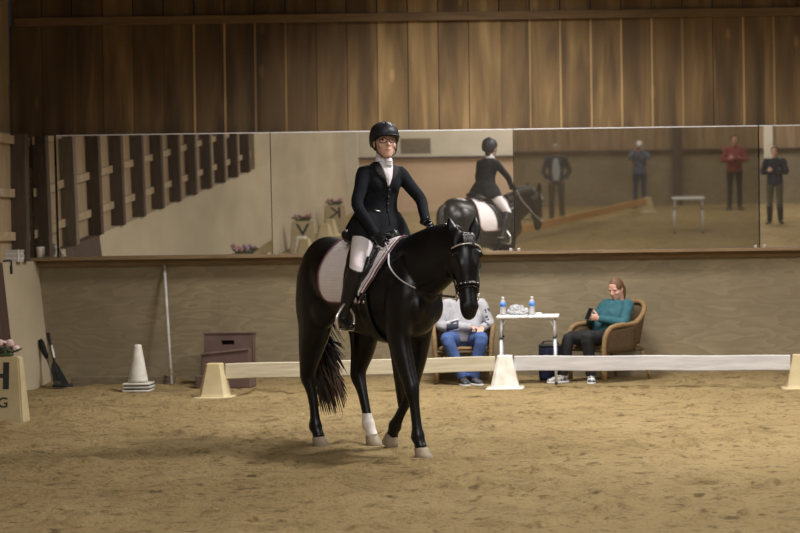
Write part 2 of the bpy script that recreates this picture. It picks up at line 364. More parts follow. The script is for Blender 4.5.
# ------------------------------------------------------------------ setting
WY = 22.9           # back wall plane
LX, RX, SY = -6.83, 13.0, -5.3
CZ = 6.0
def floor():
    xs = np.concatenate([[LX-.3], np.arange(-6.9, 3.6, .045), np.linspace(3.7, RX+.3, 26)])
    ys = np.concatenate([np.linspace(SY-.2, 9.2, 24), np.arange(9.3, WY+.2, .045)])
    X, Y = np.meshgrid(xs, ys)
    def vnoise(x, y, seed):
        r = np.random.default_rng(seed); T = r.random((128, 128))
        xi, yi = np.floor(x).astype(int), np.floor(y).astype(int); fx, fy = x-xi, y-yi
        fx, fy = fx*fx*(3-2*fx), fy*fy*(3-2*fy)
        g = lambda a, b: T[a % 128, b % 128]
        return (g(xi,yi)*(1-fx)+g(xi+1,yi)*fx)*(1-fy)+(g(xi,yi+1)*(1-fx)+g(xi+1,yi+1)*fx)*fy
    Z = .030*(vnoise(X*1.1, Y*.9, 1)-.5) + .020*(vnoise(X*3.1, Y*2.6, 2)-.5) + .020*(vnoise(X*7.5, Y*6.5, 3)-.5) + .014*(vnoise(X*15, Y*14, 4)-.5)
    r = np.random.default_rng(5)
    for i in range(800):                       # hoof prints with raised rims
        cx, cy = r.uniform(-6.6, 3.4), r.uniform(9.4, 22.3); a = r.uniform(.05, .10); dp = r.uniform(.010, .036)
        sel = (np.abs(X-cx) < .35) & (np.abs(Y-cy) < .35)
        q = np.sqrt((X[sel]-cx)**2+(Y[sel]-cy)**2)/a
        Z[sel] += -dp*np.exp(-q**2*1.2) + dp*.8*np.exp(-(q-1.55)**2*4)
    for i in range(420):                       # clods
        cx, cy = r.uniform(-6.6, 3.4), r.uniform(9.4, 22.0); a = r.uniform(.03, .07)
        sel = (np.abs(X-cx) < .3) & (np.abs(Y-cy) < .3)
        q = np.sqrt((X[sel]-cx)**2+(Y[sel]-cy)**2)/a
        Z[sel] += r.uniform(.010, .030)*np.exp(-q**2)
    Z += .035*np.clip((Y-22.3)/.6, 0, 1)        # footing banked against the kickboard
    for hx, hy, w in FLAT:                      # trodden level where something stands
        q = np.sqrt((X-hx)**2+(Y-hy)**2); k = np.clip((q-w)/.12, 0, 1); Z = Z*k + (1-k)*0.0
    fade = np.clip((Y-8.9)/.5, 0, 1)*np.clip((3.7-X)/.3, 0, 1); Z = Z*fade
    bm = B(); h, w = X.shape
    vs = [bm.verts.new((X[i,j], Y[i,j], Z[i,j])) for i in range(h) for j in range(w)]
    for i in range(h-1):
        for j in range(w-1): bm.faces.new((vs[i*w+j], vs[i*w+j+1], vs[(i+1)*w+j+1], vs[(i+1)*w+j]))
    o = obj('floor', bm, 'sand', kind='structure'); return o

def setting():
    # back wall: kickboard below, boards above
    bm = B()
    edges = [LX-.25, -4.55, -2.11, .33, 2.77, 5.21, 7.65, 10.1, RX+.1]
    for a, b in zip(edges, edges[1:]): box(bm, (a+.0004, WY, -.1), (b-.0004, WY+.06, 1.475), 0)
    box(bm, (LX-.25, WY+.05, -.1), (RX+.1, WY+.15, 3.0))
    obj('wall_back_kickboard', bm, 'plywood', smooth=False, kind='structure')
    bm = B(); lay = bm.faces.layers.float.new('tone')
    tones = {}
    tl = [(12,.40),(42,.22),(72,.33),(103,.50),(133,.27),(163,.30),(194,.20),(224,.22),(255,.36),(285,.40),(316,.52),(346,.44),(377,.66),(407,.74),(438,.62),(468,.66),(499,.50),(529,.52),(560,.50),(590,.52),(621,.48),(651,.50),(682,.47),(712,.45),(743,.44),(773,.42)]
    st = {194:1,224:1,255:1,525:1,555:1,586:1,616:1,647:1,738:1,285:.4,677:.5,769:.5,499:.3}
    x0 = -6.99; w = 30.5*WY/F
    for i in range(56):
        a = x0 + i*w; tone = tl[i][1] if i < len(tl) else .40+.1*random.random()
        px = 600 + a*F/WY
        light = max([v for k, v in st.items() if abs(k-px) < 9], default=random.choice([0,.2,.5]) if i >= len(tl) else 0)
        box(bm, (a+.006, WY-.012, 2.6), (a+w-.006, WY+.05, CZ+.02), .003)
        bm.faces.ensure_lookup_table()
        for f in bm.faces:
            if f[lay] == 0: f[lay] = tone
        box(bm, (a-.013, WY-.0145 if light else WY-.008, 2.6), (a+.013 if light else a+.010, WY+.045, 4.28))
        for f in bm.faces:
            if f[lay] == 0: f[lay] = .58+.30*light if light else .2
    o = obj('wall_back_boards', bm, 'boards', smooth=False, kind='structure')
    bm = B(); box(bm, (LX-.1, WY-.06, 4.27), (RX, WY-.012, 4.37), .006); obj('trim_1', bm, 'beam', smooth=False, kind='structure')
    bm = B(); box(bm, (LX-.05, WY-.17, 1.475), (RX, WY+.05, 1.515), .006); box(bm, (LX-.05, WY-.035, 1.40), (RX, WY-.001, 1.474), .004)
    obj('trim_2', bm, 'ledge', smooth=False, kind='structure')
    # left wall: siding, girts, posts, sloping kickboard
    bm = B(); box(bm, (LX-.25, SY, -.1), (LX, WY, 2.97)); box(bm, (LX-.25, SY, 2.97), (LX-.19, WY, CZ)); obj('wall_left', bm, 'siding', smooth=False, kind='structure')
    for i, z in enumerate((1.72, 2.22, 2.84)):
        bm = B(); box(bm, (LX, SY, z), (LX+.05, WY, z+.10), .004); obj('trim_%d' % (i+3), bm, 'girt', smooth=False, kind='structure')
    bm = B(); box(bm, (LX, SY, 1.475), (-6.711, 8.1, 2.965)); obj('wall_left_panel', bm, 'kick_pale', smooth=False, kind='structure')
    bm = B(); box(bm, (LX, SY, 0), (-6.36, SY+.22, 2.9), .01); obj('trim_6', bm, 'south_pale', smooth=False, kind='structure')
    for i in range(12):
        y = 22.35 - 1.22*i
        bm = B(); box(bm, (LX-.02, y-.07, 1.476), (-6.655, y+.07, 2.965), .006)
        obj('wall_left_post', bm, 'post_grey' if i == 1 else 'post_dark', smooth=False, kind='structure')
    def slope(y0, y1, name, m):
        bm = B(); xt, xb = -6.71, -6.56
        v = [bm.verts.new(p) for p in ((xt,y0,1.475),(xb,y0,-.08),(LX,y0,-.08),(LX,y0,1.475),(xt,y1,1.475),(xb,y1,-.08),(LX,y1,-.08),(LX,y1,1.475))]
        for q in ((0,1,2,3),(7,6,5,4),(0,4,5,1),(1,5,6,2),(2,6,7,3),(3,7,4,0)): bm.faces.new([v[k] for k in q])
        return obj(name, bm, m, smooth=False, kind='structure')
    slope(21.55, WY-.002, 'wall_left_kickboard', 'kick_pale')
    slope(19.9, 21.545, 'door_1', 'door_brown')
    slope(SY, 19.895, 'wall_left_kickboard', 'kick_pale')
    # right wall and camera side wall
    bm = B(); box(bm, (RX, SY, -.1), (RX+.1, WY+.1, CZ)); obj('wall_right', bm, 'south_boards', smooth=False, kind='structure')
    bm = B(); box(bm, (-2.25, SY-.1, -.1), (RX+.1, SY, 1.45)); obj('wall_front_kickboard', bm, 'plywood', smooth=False, kind='structure')
    bm = B(); box(bm, (LX-.1, SY-.1, -.1), (-2.25, SY, 1.45)); obj('wall_front_kickboard', bm, 'kick_south', smooth=False, kind='structure')
    bm = B(); box(bm, (LX-.1, SY-.1, 1.45), (-2.25, SY-.03, CZ)); obj('wall_front_panels', bm, 'south_pale', smooth=False, kind='structure')
    bm = B(); box(bm, (-2.25, SY-.1, 1.45), (RX+.1, SY-.02, CZ))
    x = -2.25
    while x < RX:
        box(bm, (x, SY-.03, 1.45), (x+.34, SY-.005, CZ), .004); x += .36
    obj('wall_front_boards', bm, 'south_boards', smooth=False, kind='structure')
    bm = B(); box(bm, (-5.25, SY-.031, 1.55), (-4.45, SY-.022, 1.95)); obj('wall_front_patch', bm, 'timber', smooth=False, kind='structure')  # thin brown panel standing in for a blurred dark patch, no window
    bm = B(); box(bm, (LX, SY-.001, 1.42), (RX, SY+.10, 1.47), .005); obj('trim_7', bm, 'door_brown', smooth=False, kind='structure')
    bm = B(); box(bm, (1.95, SY-.001, 0), (2.2, SY+.2, CZ), .008); obj('wall_front_post', bm, 'post_dark', smooth=False, kind='structure')
    bm = B(); box(bm, (4.36, SY-.001, 1.2), (4.60, SY+.12, CZ), .008); obj('wall_front_pale_post', bm, 'south_pale', smooth=False, kind='structure')
    bm = B(); box(bm, (LX-.1, SY-.1, CZ), (RX+.1, WY+.2, CZ+.1)); obj('ceiling', bm, 'ceiling', smooth=False, kind='structure')
    # weathered timber lying along the foot of the back wall on the left
    bm = B(); box(bm, (-6.22, WY-.42, -.02), (-5.02, WY-.27, .115), .012)
    tag(obj("timber", bm, 'timber', smooth=False), 'weathered grey timber lying along the foot of the plywood wall', 'timber')

def mirrors():
    spec = [(36, 57.5, 2.65, 'mirror', 'narrow mirror strip in the corner, leftmost of the mirrors on the ledge'),
            (60, 272.5, 3.1, 'mirror', 'mirror panel on the ledge reflecting the row of dark wall posts'),
            (273.2, 514.5, 2.4, 'mirror', 'clear mirror panel reflecting the rider and the black horse from behind'),
            (515.2, 758.5, 2.5, 'mirror_dusty', 'dusty dull mirror panel reflecting three standing people and a table'),
            (760, 1002, 2.5, 'mirror', 'bright mirror panel at the right edge, reflecting a person in a dark jacket')]
    for x0, x1, tilt, m, lab in spec:
        X0, X1 = (x0-PX)*(WY-.05)/F, (x1-PX)*(WY-.05)/F
        t = thing('mirror', lab, 'mirror', ((X0+X1)/2, WY-.078, 1.515), 0, 'arena mirrors above the ledge')
        t.rotation_euler = (R(tilt), 0, 0); w = (X1-X0)/2; h = 1.445
        bm = B(); box(bm, (-w, -.004, .004), (w, .002, h), 0); obj('glass', bm, m, t, smooth=False)
        bm = B(); box(bm, (-w, .0025, .001), (w, .014, h-.001)); obj('backing', bm, 'ledge', t, smooth=False)
        if x1-x0 > 100:
            bm = B(); box(bm, (-w, -.007, h-.006), (w, .012, h+.006), .001); obj('top_edge', bm, 'alu', t, smooth=False)
            for q in (-.97, .97):
                bm = B(); box(bm, (q*w-.018, -.014, .0), (q*w+.018, -.0045, .03), .003); obj('clip', bm, 'steel', t, smooth=False)

# ------------------------------------------------------------------ the horse (x forward, y to its left)
HO = V((-1.857, 15.5, 0)); HROT = R(-45)
HEADP = V((1.13, .03, 1.69)); YAW = R(-29); TILT = R(14)
FD = V((math.cos(YAW), math.sin(YAW), 0)); HS = V((-math.sin(YAW), math.cos(YAW), 0))
HH = FD*math.sin(TILT) - V((0,0,1))*math.cos(TILT); HF = FD*math.cos(TILT) + V((0,0,1))*math.sin(TILT)
HK = 1.13
def hp(s, t, f): return HEADP + HS*(s*HK) + HH*(t*.985) + HF*(f*HK)
HEADSEC = [(-.035,.03,-.08,.05),(.02,.058,-.13,.078),(.08,.078,-.165,.098),(.16,.082,-.19,.108),(.24,.075,-.175,.096),
           (.33,.060,-.125,.074),(.42,.050,-.084,.064),(.50,.046,-.074,.061),(.555,.042,-.078,.061),(.60,.030,-.076,.052),(.635,.006,-.058,.036),(.648,-.012,-.045,.02)]
def head_sec(t):
    T = [s[0] for s in HEADSEC]
    return [float(np.interp(t, T, [s[k] for s in HEADSEC])) for k in (1, 2, 3)]
LEGS = dict(
  hr=[(-.52,-.10,1.60,.10,.06),(-.51,-.125,1.44,.20,.125),(-.52,-.155,1.18,.205,.13),(-.52,-.175,.98,.165,.105),(-.575,-.175,.80,.105,.075),(-.635,-.165,.62,.068,.052),(-.645,-.16,.55,.062,.047),(-.61,-.155,.45,.042,.036),(-.585,-.15,.33,.036,.031),(-.57,-.15,.22,.037,.033),(-.565,-.15,.155,.053,.045),(-.535,-.15,.105,.038,.036),(-.52,-.15,.062,.048,.046)],
  hl=[(-.52,.10,1.60,.10,.06),(-.50,.14,1.44,.21,.13),(-.44,.175,1.18,.215,.135),(-.34,.185,.98,.165,.105),(-.335,.175,.80,.105,.075),(-.385,.165,.62,.068,.052),(-.385,.16,.55,.062,.047),(-.335,.155,.45,.042,.036),(-.29,.15,.33,.036,.031),(-.26,.15,.23,.037,.033),(-.25,.15,.17,.052,.044),(-.215,.15,.112,.038,.036),(-.20,.15,.068,.048,.046)],
  fr=[(.50,-.09,1.50,.06,.04),(.54,-.125,1.32,.15,.10),(.54,-.15,1.08,.14,.095),(.545,-.16,.92,.105,.075),(.60,-.155,.74,.075,.06),(.665,-.15,.58,.056,.05),(.685,-.15,.52,.055,.05),(.71,-.15,.42,.038,.035),(.73,-.15,.30,.036,.031),(.745,-.15,.21,.038,.034),(.75,-.15,.155,.052,.044),(.775,-.15,.105,.038,.036),(.79,-.15,.064,.048,.046)],
  fl=[(.48,.09,1.50,.06,.04),(.50,.11,1.32,.15,.10),(.47,.12,1.08,.14,.095),(.455,.13,.92,.105,.075),(.415,.13,.74,.075,.06),(.365,.13,.575,.056,.05),(.345,.13,.52,.055,.05),(.30,.135,.42,.038,.035),(.215,.13,.30,.036,.031),(.155,.13,.22,.038,.034),(.125,.13,.175,.051,.044),(.10,.13,.125,.038,.037),(.085,.13,.095,.047,.045)])
HOOF = dict(hr=((-.52,-.15,.062),(-.485,-.15,-.006)), hl=((-.20,.15,.070),(-.165,.15,.000)), fr=((.79,-.15,.064),(.825,-.15,-.006)), fl=((.085,.13,.095),(.055,.13,.022)))
def bvh_of(o):
    me = o.data
    return BVHTree.FromPolygons([v.co.copy() for v in me.vertices], [tuple(p.vertices) for p in me.polygons])
def make_horse():
    bm = B(); Y = (0,1,0); Z = (0,0,1)
    tr = [(-.80,1.36,.10,.08,0),(-.76,1.37,.23,.15,.05),(-.67,1.385,.305,.205,.1),(-.54,1.39,.325,.25,.15),(-.38,1.36,.335,.278,.12),(-.20,1.305,.36,.282,.1),
          (0,1.275,.375,.290,.1),(.15,1.265,.385,.285,.15),(.30,1.275,.40,.265,.30),(.42,1.285,.405,.245,.42),(.54,1.275,.385,.225,.4),(.63,1.26,.33,.20,.25),(.70,1.23,.25,.155,.1),(.75,1.21,.15,.10,0)]
    rings = [ell((x,0,z), Y, Z, hw, hh, 32, top) for x, z, hh, hw, top in catmull(tr, 3)]
    ring_loft(bm, rings)
    nk = [(.38,1.36,.30,.17),(.54,1.42,.29,.155),(.70,1.485,.275,.135),(.84,1.54,.255,.118),(.97,1.59,.225,.104),(1.07,1.61,.175,.094),(1.14,1.62,.13,.082)]
    pts = catmull(nk, 3); rings = []
    for i, (x, z, hh, hw) in enumerate(pts):
        T = V((pts[min(i+1,len(pts)-1)][0]-pts[max(i-1,0)][0], 0, pts[min(i+1,len(pts)-1)][1]-pts[max(i-1,0)][1])).normalized()
        yy = -.01*i/len(pts)
        rings.append(ell((x,yy,z), Y, V((-T.z,0,T.x)), hw, hh, 28, .35))
    ring_loft(bm, rings)
    # shoulder, chest and buttock masses
    for s in (-1, 1):
        tube(bm, [(.48,.14*s,1.50),(.58,.13*s,1.30),(.55,.135*s,1.10)], [(.10,.06),(.14,.085),(.12,.08)], 14)
        ellipsoid(bm, (.66,.085*s,1.15), (.10,.085,.14))
        ellipsoid(bm, (-.60,.12*s,1.30), (.185,.12,.28))
        ellipsoid(bm, (-.38,.20*s,1.12), (.17,.09,.16))
    # head
    rings = []
    for t, f, b, hw in catmull(HEADSEC, 3):
        rings.append(ell(hp(0, t, (f+b)/2), HS, HF, hw*HK, max((f-b)/2*HK, .004), 24, -.05, .92))
    ring_loft(bm, rings)
    for s in (-1, 1):
        ellipsoid(bm, hp(.062*s, .215, -.085), (.040,.085,.095), None)
        ellipsoid(bm, hp(.088*s, .135, .032), (.030,.026,.022))          # brow over the eye
        tube(bm, [hp(.045*s, .33, .03), hp(.052*s, .24, .055), hp(.07*s, .17, .05)], [.014,.018,.014], 8)  # facial crest
        ellipsoid(bm, hp(.044*s, .552, .012), (.024,.026,.030))
        e0 = hp(.060*s, .02, -.02); up = -HH*.95 - HF*.06 + HS*.20*s
        tube(bm, [e0, e0+up*.05, e0+up*.11, e0+up*.17, e0+up*.215], [(.024,.036),(.026,.050),(.024,.047),(.016,.027),(.004,.005)], 12, ref=HF)
    tube(bm, [hp(0,.585,-.065), hp(0,.615,-.055), hp(0,.628,-.03)], [.03,.034,.022], 10)
    for L_ in LEGS.values():
        tube(bm, [p[:3] for p in L_], [(p[3]*(1.22 if p[2] < .85 else 1.08), p[4]*(1.22 if p[2] < .85 else 1.08)) for p in L_], 16, ref=(1,0,0), k=3)
    me = remesh(bm, .0125, 9, .5)
    # hooves
    bm = B(); bm.from_mesh(me); bpy.data.meshes.remove(me)
    for f in bm.faces:
        c = f.calc_center_median(); f.material_index = 0
        if c.x > -.40 and c.x < 0 and c.y > .05 and c.z < .255 - .35*(c.x+.2)*.2: f.material_index = 1
    for k, (a, b) in HOOF.items():
        a, b = V(a), V(b); d = (b-a)
        rings = []
        for q, ra, rb in ((-.2,.044,.042),(0,.058,.054),(.5,.065,.060),(.93,.074,.068),(1,.070,.064)):
            p = a + d*q
            if k == 'fl':
                U = V((.86,0,-.50)); W = V((0,1,0))
            else: U = V((1,0,0)); W = V((0,1,0))
            rings.append(ell(p, U, W, ra, rb, 20))
        ring_loft(bm, rings, mi=2)
    o = obj('horse', bm, ['horse','horse_white','hoof'])
    o.location = HO; o.rotation_euler = (0,0,HROT)
    tag(o, 'black horse with one white hind sock walking across the sand under the rider', 'horse')
    # eyes
    for s in (-1, 1):
        bm = B(); ellipsoid(bm, hp(.097*s, .150, .026), (.020,.020,.020)); obj('eye', bm, 'eye', o)
    # tail
    bm = B(); r = random.Random(3)
    tube(bm, [(-.75,0,1.60),(-.82,0,1.55),(-.865,.01,1.42),(-.87,.03,1.25),(-.865,.06,1.0)], [(.035,.04),(.045,.05),(.052,.06),(.05,.06),(.02,.03)], 12)
    for i in range(260):
        a = r.uniform(0, 2*PI); q = r.random()**.5; z0 = r.uniform(1.25, 1.56)
        ln = r.uniform(.35, 1.0); ze = 1.18 - .98*ln
        sx, sy = math.cos(a)*q*1.25, math.sin(a)*q*1.25
        pts = [(-.82-.05*q*.5+.02*sx, .035*sy+.01, z0), (-.845+.055*sx, .06*sy+.03, 1.2), (-.83+.08*sx, .095*sy+.055, .9), (-.79+.09*sx+.03*r.random(), .105*sy+.08, .62), (-.74+.10*sx+.05*r.random(), .10*sy+.125+.03*r.random(), max(ze, .22))]
        pts = [p for p in pts[:-1] if p[2] > ze+.08] + [pts[-1]]
        w = r.uniform(.010, .017)
        if len(pts) >= 3: tube(bm, pts, [w*.7]+[w]*(len(pts)-2)+[.0015], 6, k=3, mi=1 if ln > .70 and r.random() < .65 else 0)
    obj('tail', bm, ['tail','tailtip'], o)
    # short mane on the far side and forelock
    bm = B(); hb = bvh_of(o)
    for i in range(44):
        q = i/43; x = .50+.54*q; hit = hb.ray_cast(V((x, .02, 3)), V((0,0,-1))); z = hit[0].z + .006
        l = .11+.03*r.random()
        tube(bm, [(x-.01,.0,z-.010),(x+.005,.045,z-.008),(x+.015*r.random(),.085,z-.055),(x+.02*r.random(),.115,z-l-.02)], [.012,.014,.011,.002], 6, k=2)
    obj('mane', bm, 'tail', o)
    bm = B()
    for i in range(16):
        s = r.uniform(-.03,.03)
        tube(bm, [hp(s*.6,-.035,-.03), hp(s,.0,.055), hp(s*1.2,.05,.082), hp(s*1.4+.012,.08+.04*r.random(),.09)], [.008,.009,.007,.0015], 6, k=2)
    obj('forelock', bm, 'tail', o)
    return o
def seat_tf(t): t.location = HO; t.rotation_euler = (0,0,HROT); return t

def drape(bvh, x, th, off, zc=1.28):
    """point on the horse's barrel at length x and angle th from straight up (positive = left)"""
    d = V((0, math.sin(th), math.cos(th))); o = V((x, 0, zc))
    h = bvh.ray_cast(o + d*1.2, -d)
    p = h[0] if h[0] is not None else o + d*.35
    return p + d*off, d
def tack(horse):
    bvh = bvh_of(horse)
    # --- saddle pad
    t = seat_tf(thing('saddle_pad', 'quilted pinkish-white saddle pad with dark piping under the black saddle', 'saddle pad'))
    def pad_x(a):
        a = abs(a)
        f = np.interp(a, [0,.6,1.2,1.75,1.9], [.44,.42,.36,.25,.20]); r_ = np.interp(a, [0,.6,1.1,1.6,1.82,1.9], [-.27,-.29,-.31,-.29,-.24,-.17])
        return r_, f
    n, m = 61, 22; A = np.linspace(-1.9, 1.9, n); grid, nr = [], []
    for a in A:
        r_, f = pad_x(a); row, nrow = [], []
        for q in np.linspace(0, 1, m):
            p, d = drape(bvh, r_+(f-r_)*q, a, .008); row.append(p); nrow.append(d)
        grid.append(row); nr.append(nrow)
    bm = B(); edge = sheet(bm, grid, nr, .014); obj('quilted_panel', bm, 'pad', t)
    bm = B(); tube(bm, edge, .0075, 6, k=1, closed=True); obj('binding', bm, 'binding', t)
    for sg in (-1, 1):      # inner line of piping and the small emblem at the front corner
        pts = []
        for a in np.linspace(.15, 1.72, 24):
            r_, f = pad_x(a); p, d = drape(bvh, f-.035, a*sg, .023); pts.append(p)
        bm = B(); tube(bm, pts, .0035, 6, k=1); obj('piping', bm, 'binding', t)
        bm = B()
        for xx, a0, a1 in ((.185,1.46,1.70),(.225,1.44,1.70)):
            tube(bm, [drape(bvh, xx+.01*(1-q), (a0+(a1-a0)*q)*sg, .026)[0] for q in (0,.5,1)], .008, 8, k=1)
        tube(bm, [drape(bvh, xx, 1.58*sg, .026)[0] for xx in (.165,.205,.245)], .008, 8, k=1)
        obj('emblem', bm, 'whiteplastic', t)
    # --- saddle
    t = seat_tf(thing('saddle', 'black leather dressage saddle under the rider on the white pad', 'saddle'))
    bm = B(); Y, Z = (0,1,0), (0,0,1)
    prof = [(.345,1.74,.03,.05),(.32,1.76,.055,.07),(.26,1.75,.075,.075),(.16,1.74,.11,.06),(.05,1.728,.15,.055),(-.06,1.745,.175,.06),(-.14,1.765,.17,.065),(-.18,1.78,.15,.05),(-.20,1.775,.12,.03)]
    rings = [ell((x,0,z-hh), Y, Z, hw, hh, 24) for x, z, hw, hh in catmull(prof, 3)]; ring_loft(bm, rings); obj('seat', bm, 'leather', t)
    for sg in (-1, 1):
        bm = B(); A = np.linspace(.42, 1.78, 18); grid, nr = [], []
        for a in A:
            f = np.interp(a, [.42,.9,1.3,1.6,1.78], [.32,.325,.27,.165,.10]); r_ = np.interp(a, [.42,.9,1.4,1.7,1.78], [-.05,.03,.06,.06,.06])
            row, nrow = [], []
            for q in np.linspace(0, 1, 10):
                p, d = drape(bvh, r_+(f-r_)*q, a*sg, .026); row.append(p); nrow.append(d)
            grid.append(row); nr.append(nrow)
        sheet(bm, grid, nr, .014); obj('flap', bm, 'leather', t)
        bm = B(); tube(bm, [drape(bvh, x, a*sg, .05)[0] for x, a in ((.27,.75),(.30,.95),(.285,1.15),(.245,1.32))], [(.03,.022),(.038,.03),(.034,.026),(.018,.012)], 12, k=3); obj('knee_block', bm, 'leather', t)
        bm = B(); tube(bm, [drape(bvh, .08, .62*sg, .055)[0], drape(bvh, .11, 1.0*sg, .055)[0], drape(bvh, .125, 1.45*sg, .05)[0], (.165,.385*sg,1.18)], [(.016,.004)]*4, 8, ref=(1,0,0), k=3); s = obj('stirrup_leather', bm, 'leather', t)
        bm = B(); cx, cy, cz = .165, .385*sg, 1.06
        ux = V((.10,sg*1,0)).normalized()
        pts = []
        for i in range(28):
            a = 2*PI*i/28; c_, s_ = math.cos(a), math.sin(a)
            w = .094 if s_ < .2 else .094*(1-.55*(s_-.2)/.8)
            z = .118*s_ if s_ > 0 else .085*max(s_*1.6, -1)
            pts.append(V((cx,cy,cz)) + ux*(w*math.copysign(abs(c_)**.8, c_)) + V((0,0,z)))
        tube(bm, pts, .013, 8, k=1, closed=True)
        box(bm, (cx-.022, cy-.074, cz-.093), (cx+.022, cy+.074, cz-.079), .004)
        tag(obj('stirrup_iron', bm, 'steel', t), 'polished steel stirrup')
    bm = B(); grid, nr = [], []
    for a in np.linspace(1.62, 2*PI-1.62, 40):
        row, nrow = [], []
        for x in np.linspace(.20, .30, 4):
            p, d = drape(bvh, x, a, .012); row.append(p); nrow.append(d)
        grid.append(row); nr.append(nrow)
    sheet(bm, grid, nr, .014); obj('girth', bm, 'leather', t)
    for a in (1.86, -1.86):
        for x in (.225,.275):
            bm = B(); p, d = drape(bvh, x, a, .03); ellipsoid(bm, p, (.012,.006,.014)); obj('girth_buckle', bm, 'steel', t)
    # --- bridle
    t = seat_tf(thing('bridle', 'black leather bridle with a silver browband and pale reins on the horse', 'bridle'))
    def surf(t_, ang, off):     # on the head's section at t_; ang 0 = face, +-pi = jaw, positive = left
        f, b, hw = head_sec(t_); n_ = .92
        cu, sw = math.sin(ang), math.cos(ang)
        return hp(math.copysign(abs(cu)**n_, cu)*(hw+off), t_, (f+b)/2 + math.copysign(abs(sw)**n_, sw)*((f-b)/2+off))
    def strap(name, pts, w, m='leather', par=t, k=2, closed=False):
        bm = B(); tube(bm, pts, w, 8, k=k, closed=closed); return obj(name, bm, m, par)
    strap('browband', [surf(.085-.012*math.cos(a*2), a, .011) for a in np.linspace(-1.75, 1.75, 17)], .0068, 'silver')
    strap('crownpiece', [surf(.09, -1.9, .012)] + [hp(s, -.02, -.075) if abs(s) < .05 else hp(s, .03, -.075) for s in (-.085,-.04,0,.04,.085)] + [surf(.09, 1.9, .012)], .011)
    nb = [surf(.375 + .02*(1-math.cos(a))/2, a, .010) for a in np.linspace(-PI, PI, 29)[:-1]]
    strap('noseband', nb, (.014,.007), k=1, closed=True)
    strap('flash_strap', [surf(.405+.045*(1-math.cos(a))/2, a, .009) for a in np.linspace(-PI, PI, 25)[:-1]], .006, k=1, closed=True)
    for a in (-.7, -.35, 0, .35, .7): bm = B(); ellipsoid(bm, surf(.377, a, .018), (.005,.005,.005), None, 10); obj('noseband_stud', bm, 'steel', t)
    RNG = {}
    for sg in (-1, 1):
        strap('cheekpiece', [surf(tt, sg*aa, .011) for tt, aa in ((.09,1.75),(.17,1.80),(.26,1.75),(.35,1.65),(.44,1.75))], .0075)
        c = surf(.462, sg*1.95, .016); RNG[sg] = c
        bm = B(); tube(bm, [c + HH*(.030*math.sin(a)) + HF*(.030*math.cos(a)) for a in np.linspace(0, 2*PI, 20)[:-1]], .0045, 6, k=1, closed=True); obj('bit_ring', bm, 'steel', t)
    strap('throatlash', [surf(.11, -1.8, .012), hp(-.095,.20,-.10), hp(-.05,.26,-.195), hp(.05,.26,-.195), hp(.095,.20,-.10), surf(.11, 1.8, .012)], .006)
    strap('bit', [RNG[-1], hp(0,.47,-.02), RNG[1]], .008, 'steel', k=1)
    # reins: bit ring, along the neck, to the hands
    def nside(x, z, sg, off=.02):
        h = bvh.ray_cast(V((x, sg*1.0, z)), V((0,-sg,0)))
        y = h[0].y if h[0] is not None else sg*.1
        return V((x, y+sg*off, z))
    strap('rein', [RHAND+V((.02,0,-.01)), nside(.42,1.58,-1), nside(.52,1.47,-1), nside(.64,1.37,-1), nside(.74,1.30,-1,.03)], (.0085,.005), 'rein', k=5)
    strap('rein', [nside(.74,1.30,-1,.03), (.93,-.19,1.265), RNG[-1]+V((-.02,0,0))], .0085, 'leather', k=5)
    strap('rein', [LHAND+V((.02,0,-.01)), nside(.74,1.58,1,.03), nside(.88,1.46,1,.03), (1.03,.12,1.33), RNG[1]+V((-.02,0,0))], (.009,.006), 'rein', k=5)
    return bvh
RHAND = V((.335,-.085,1.79)); LHAND = V((.60,.115,1.815))
# ------------------------------------------------------------------ people
RHAND = V((.395,-.175,1.665)); LHAND = V((.62,.125,1.765))
def frame(f, up=(0,0,1)):
    f = V(f).normalized(); l = V(up).cross(f).normalized(); return f, l, f.cross(l)
def head(bm, c, f, up=(0,0,1), s=1.0, jowl=1.0):
    f, l, u = frame(f, up); c = V(c)
    P = lambda a, b, z: c + f*(a*s) + l*(b*s) + u*(z*s)
    sec = [(-.122,.060,.020,.020),(-.112,.052,.036,.034),(-.090,.030,.062,.048*jowl),(-.060,.016,.078,.060*jowl),(-.02,.006,.089,.069*jowl),(.02,0,.095,.074),(.055,-.006,.096,.075),(.085,-.010,.082,.064),(.105,-.012,.056,.043),(.117,-.012,.02,.016)]
    ring_loft(bm, [ell(P(fo,0,z), f*s, l*s, d, w, 28, 0) for z, fo, d, w in catmull(sec, 3)])
    tube(bm, [P(.088,0,.012), P(.100,0,-.012), P(.112,0,-.032), P(.094,0,-.042)], [.008*s,.010*s,.014*s,.009*s], 10, k=2)
    for q in (-1, 1):
        ellipsoid(bm, P(.090,.012*q,-.036), (.009*s,)*3)
        tube(bm, [P(.086,.012*q,.022), P(.086,.036*q,.024), P(.070,.056*q,.014)], [.008*s,.009*s,.007*s], 8, k=2)
        ellipsoid(bm, P(.066,.044*q,-.030), (.022*s,)*3)
        r = Matrix((f, l, u)).transposed()
        ellipsoid(bm, P(-.006,.077*q,-.012), (.017*s,.008*s,.032*s), r)
    tube(bm, [P(.080,-.024,-.064), P(.094,-.008,-.060), P(.094,.008,-.060), P(.080,.024,-.064)], .0065*s, 8, k=2)
    tube(bm, [P(.078,-.020,-.075), P(.091,0,-.073), P(.078,.020,-.075)], .0075*s, 8, k=2)
    return P
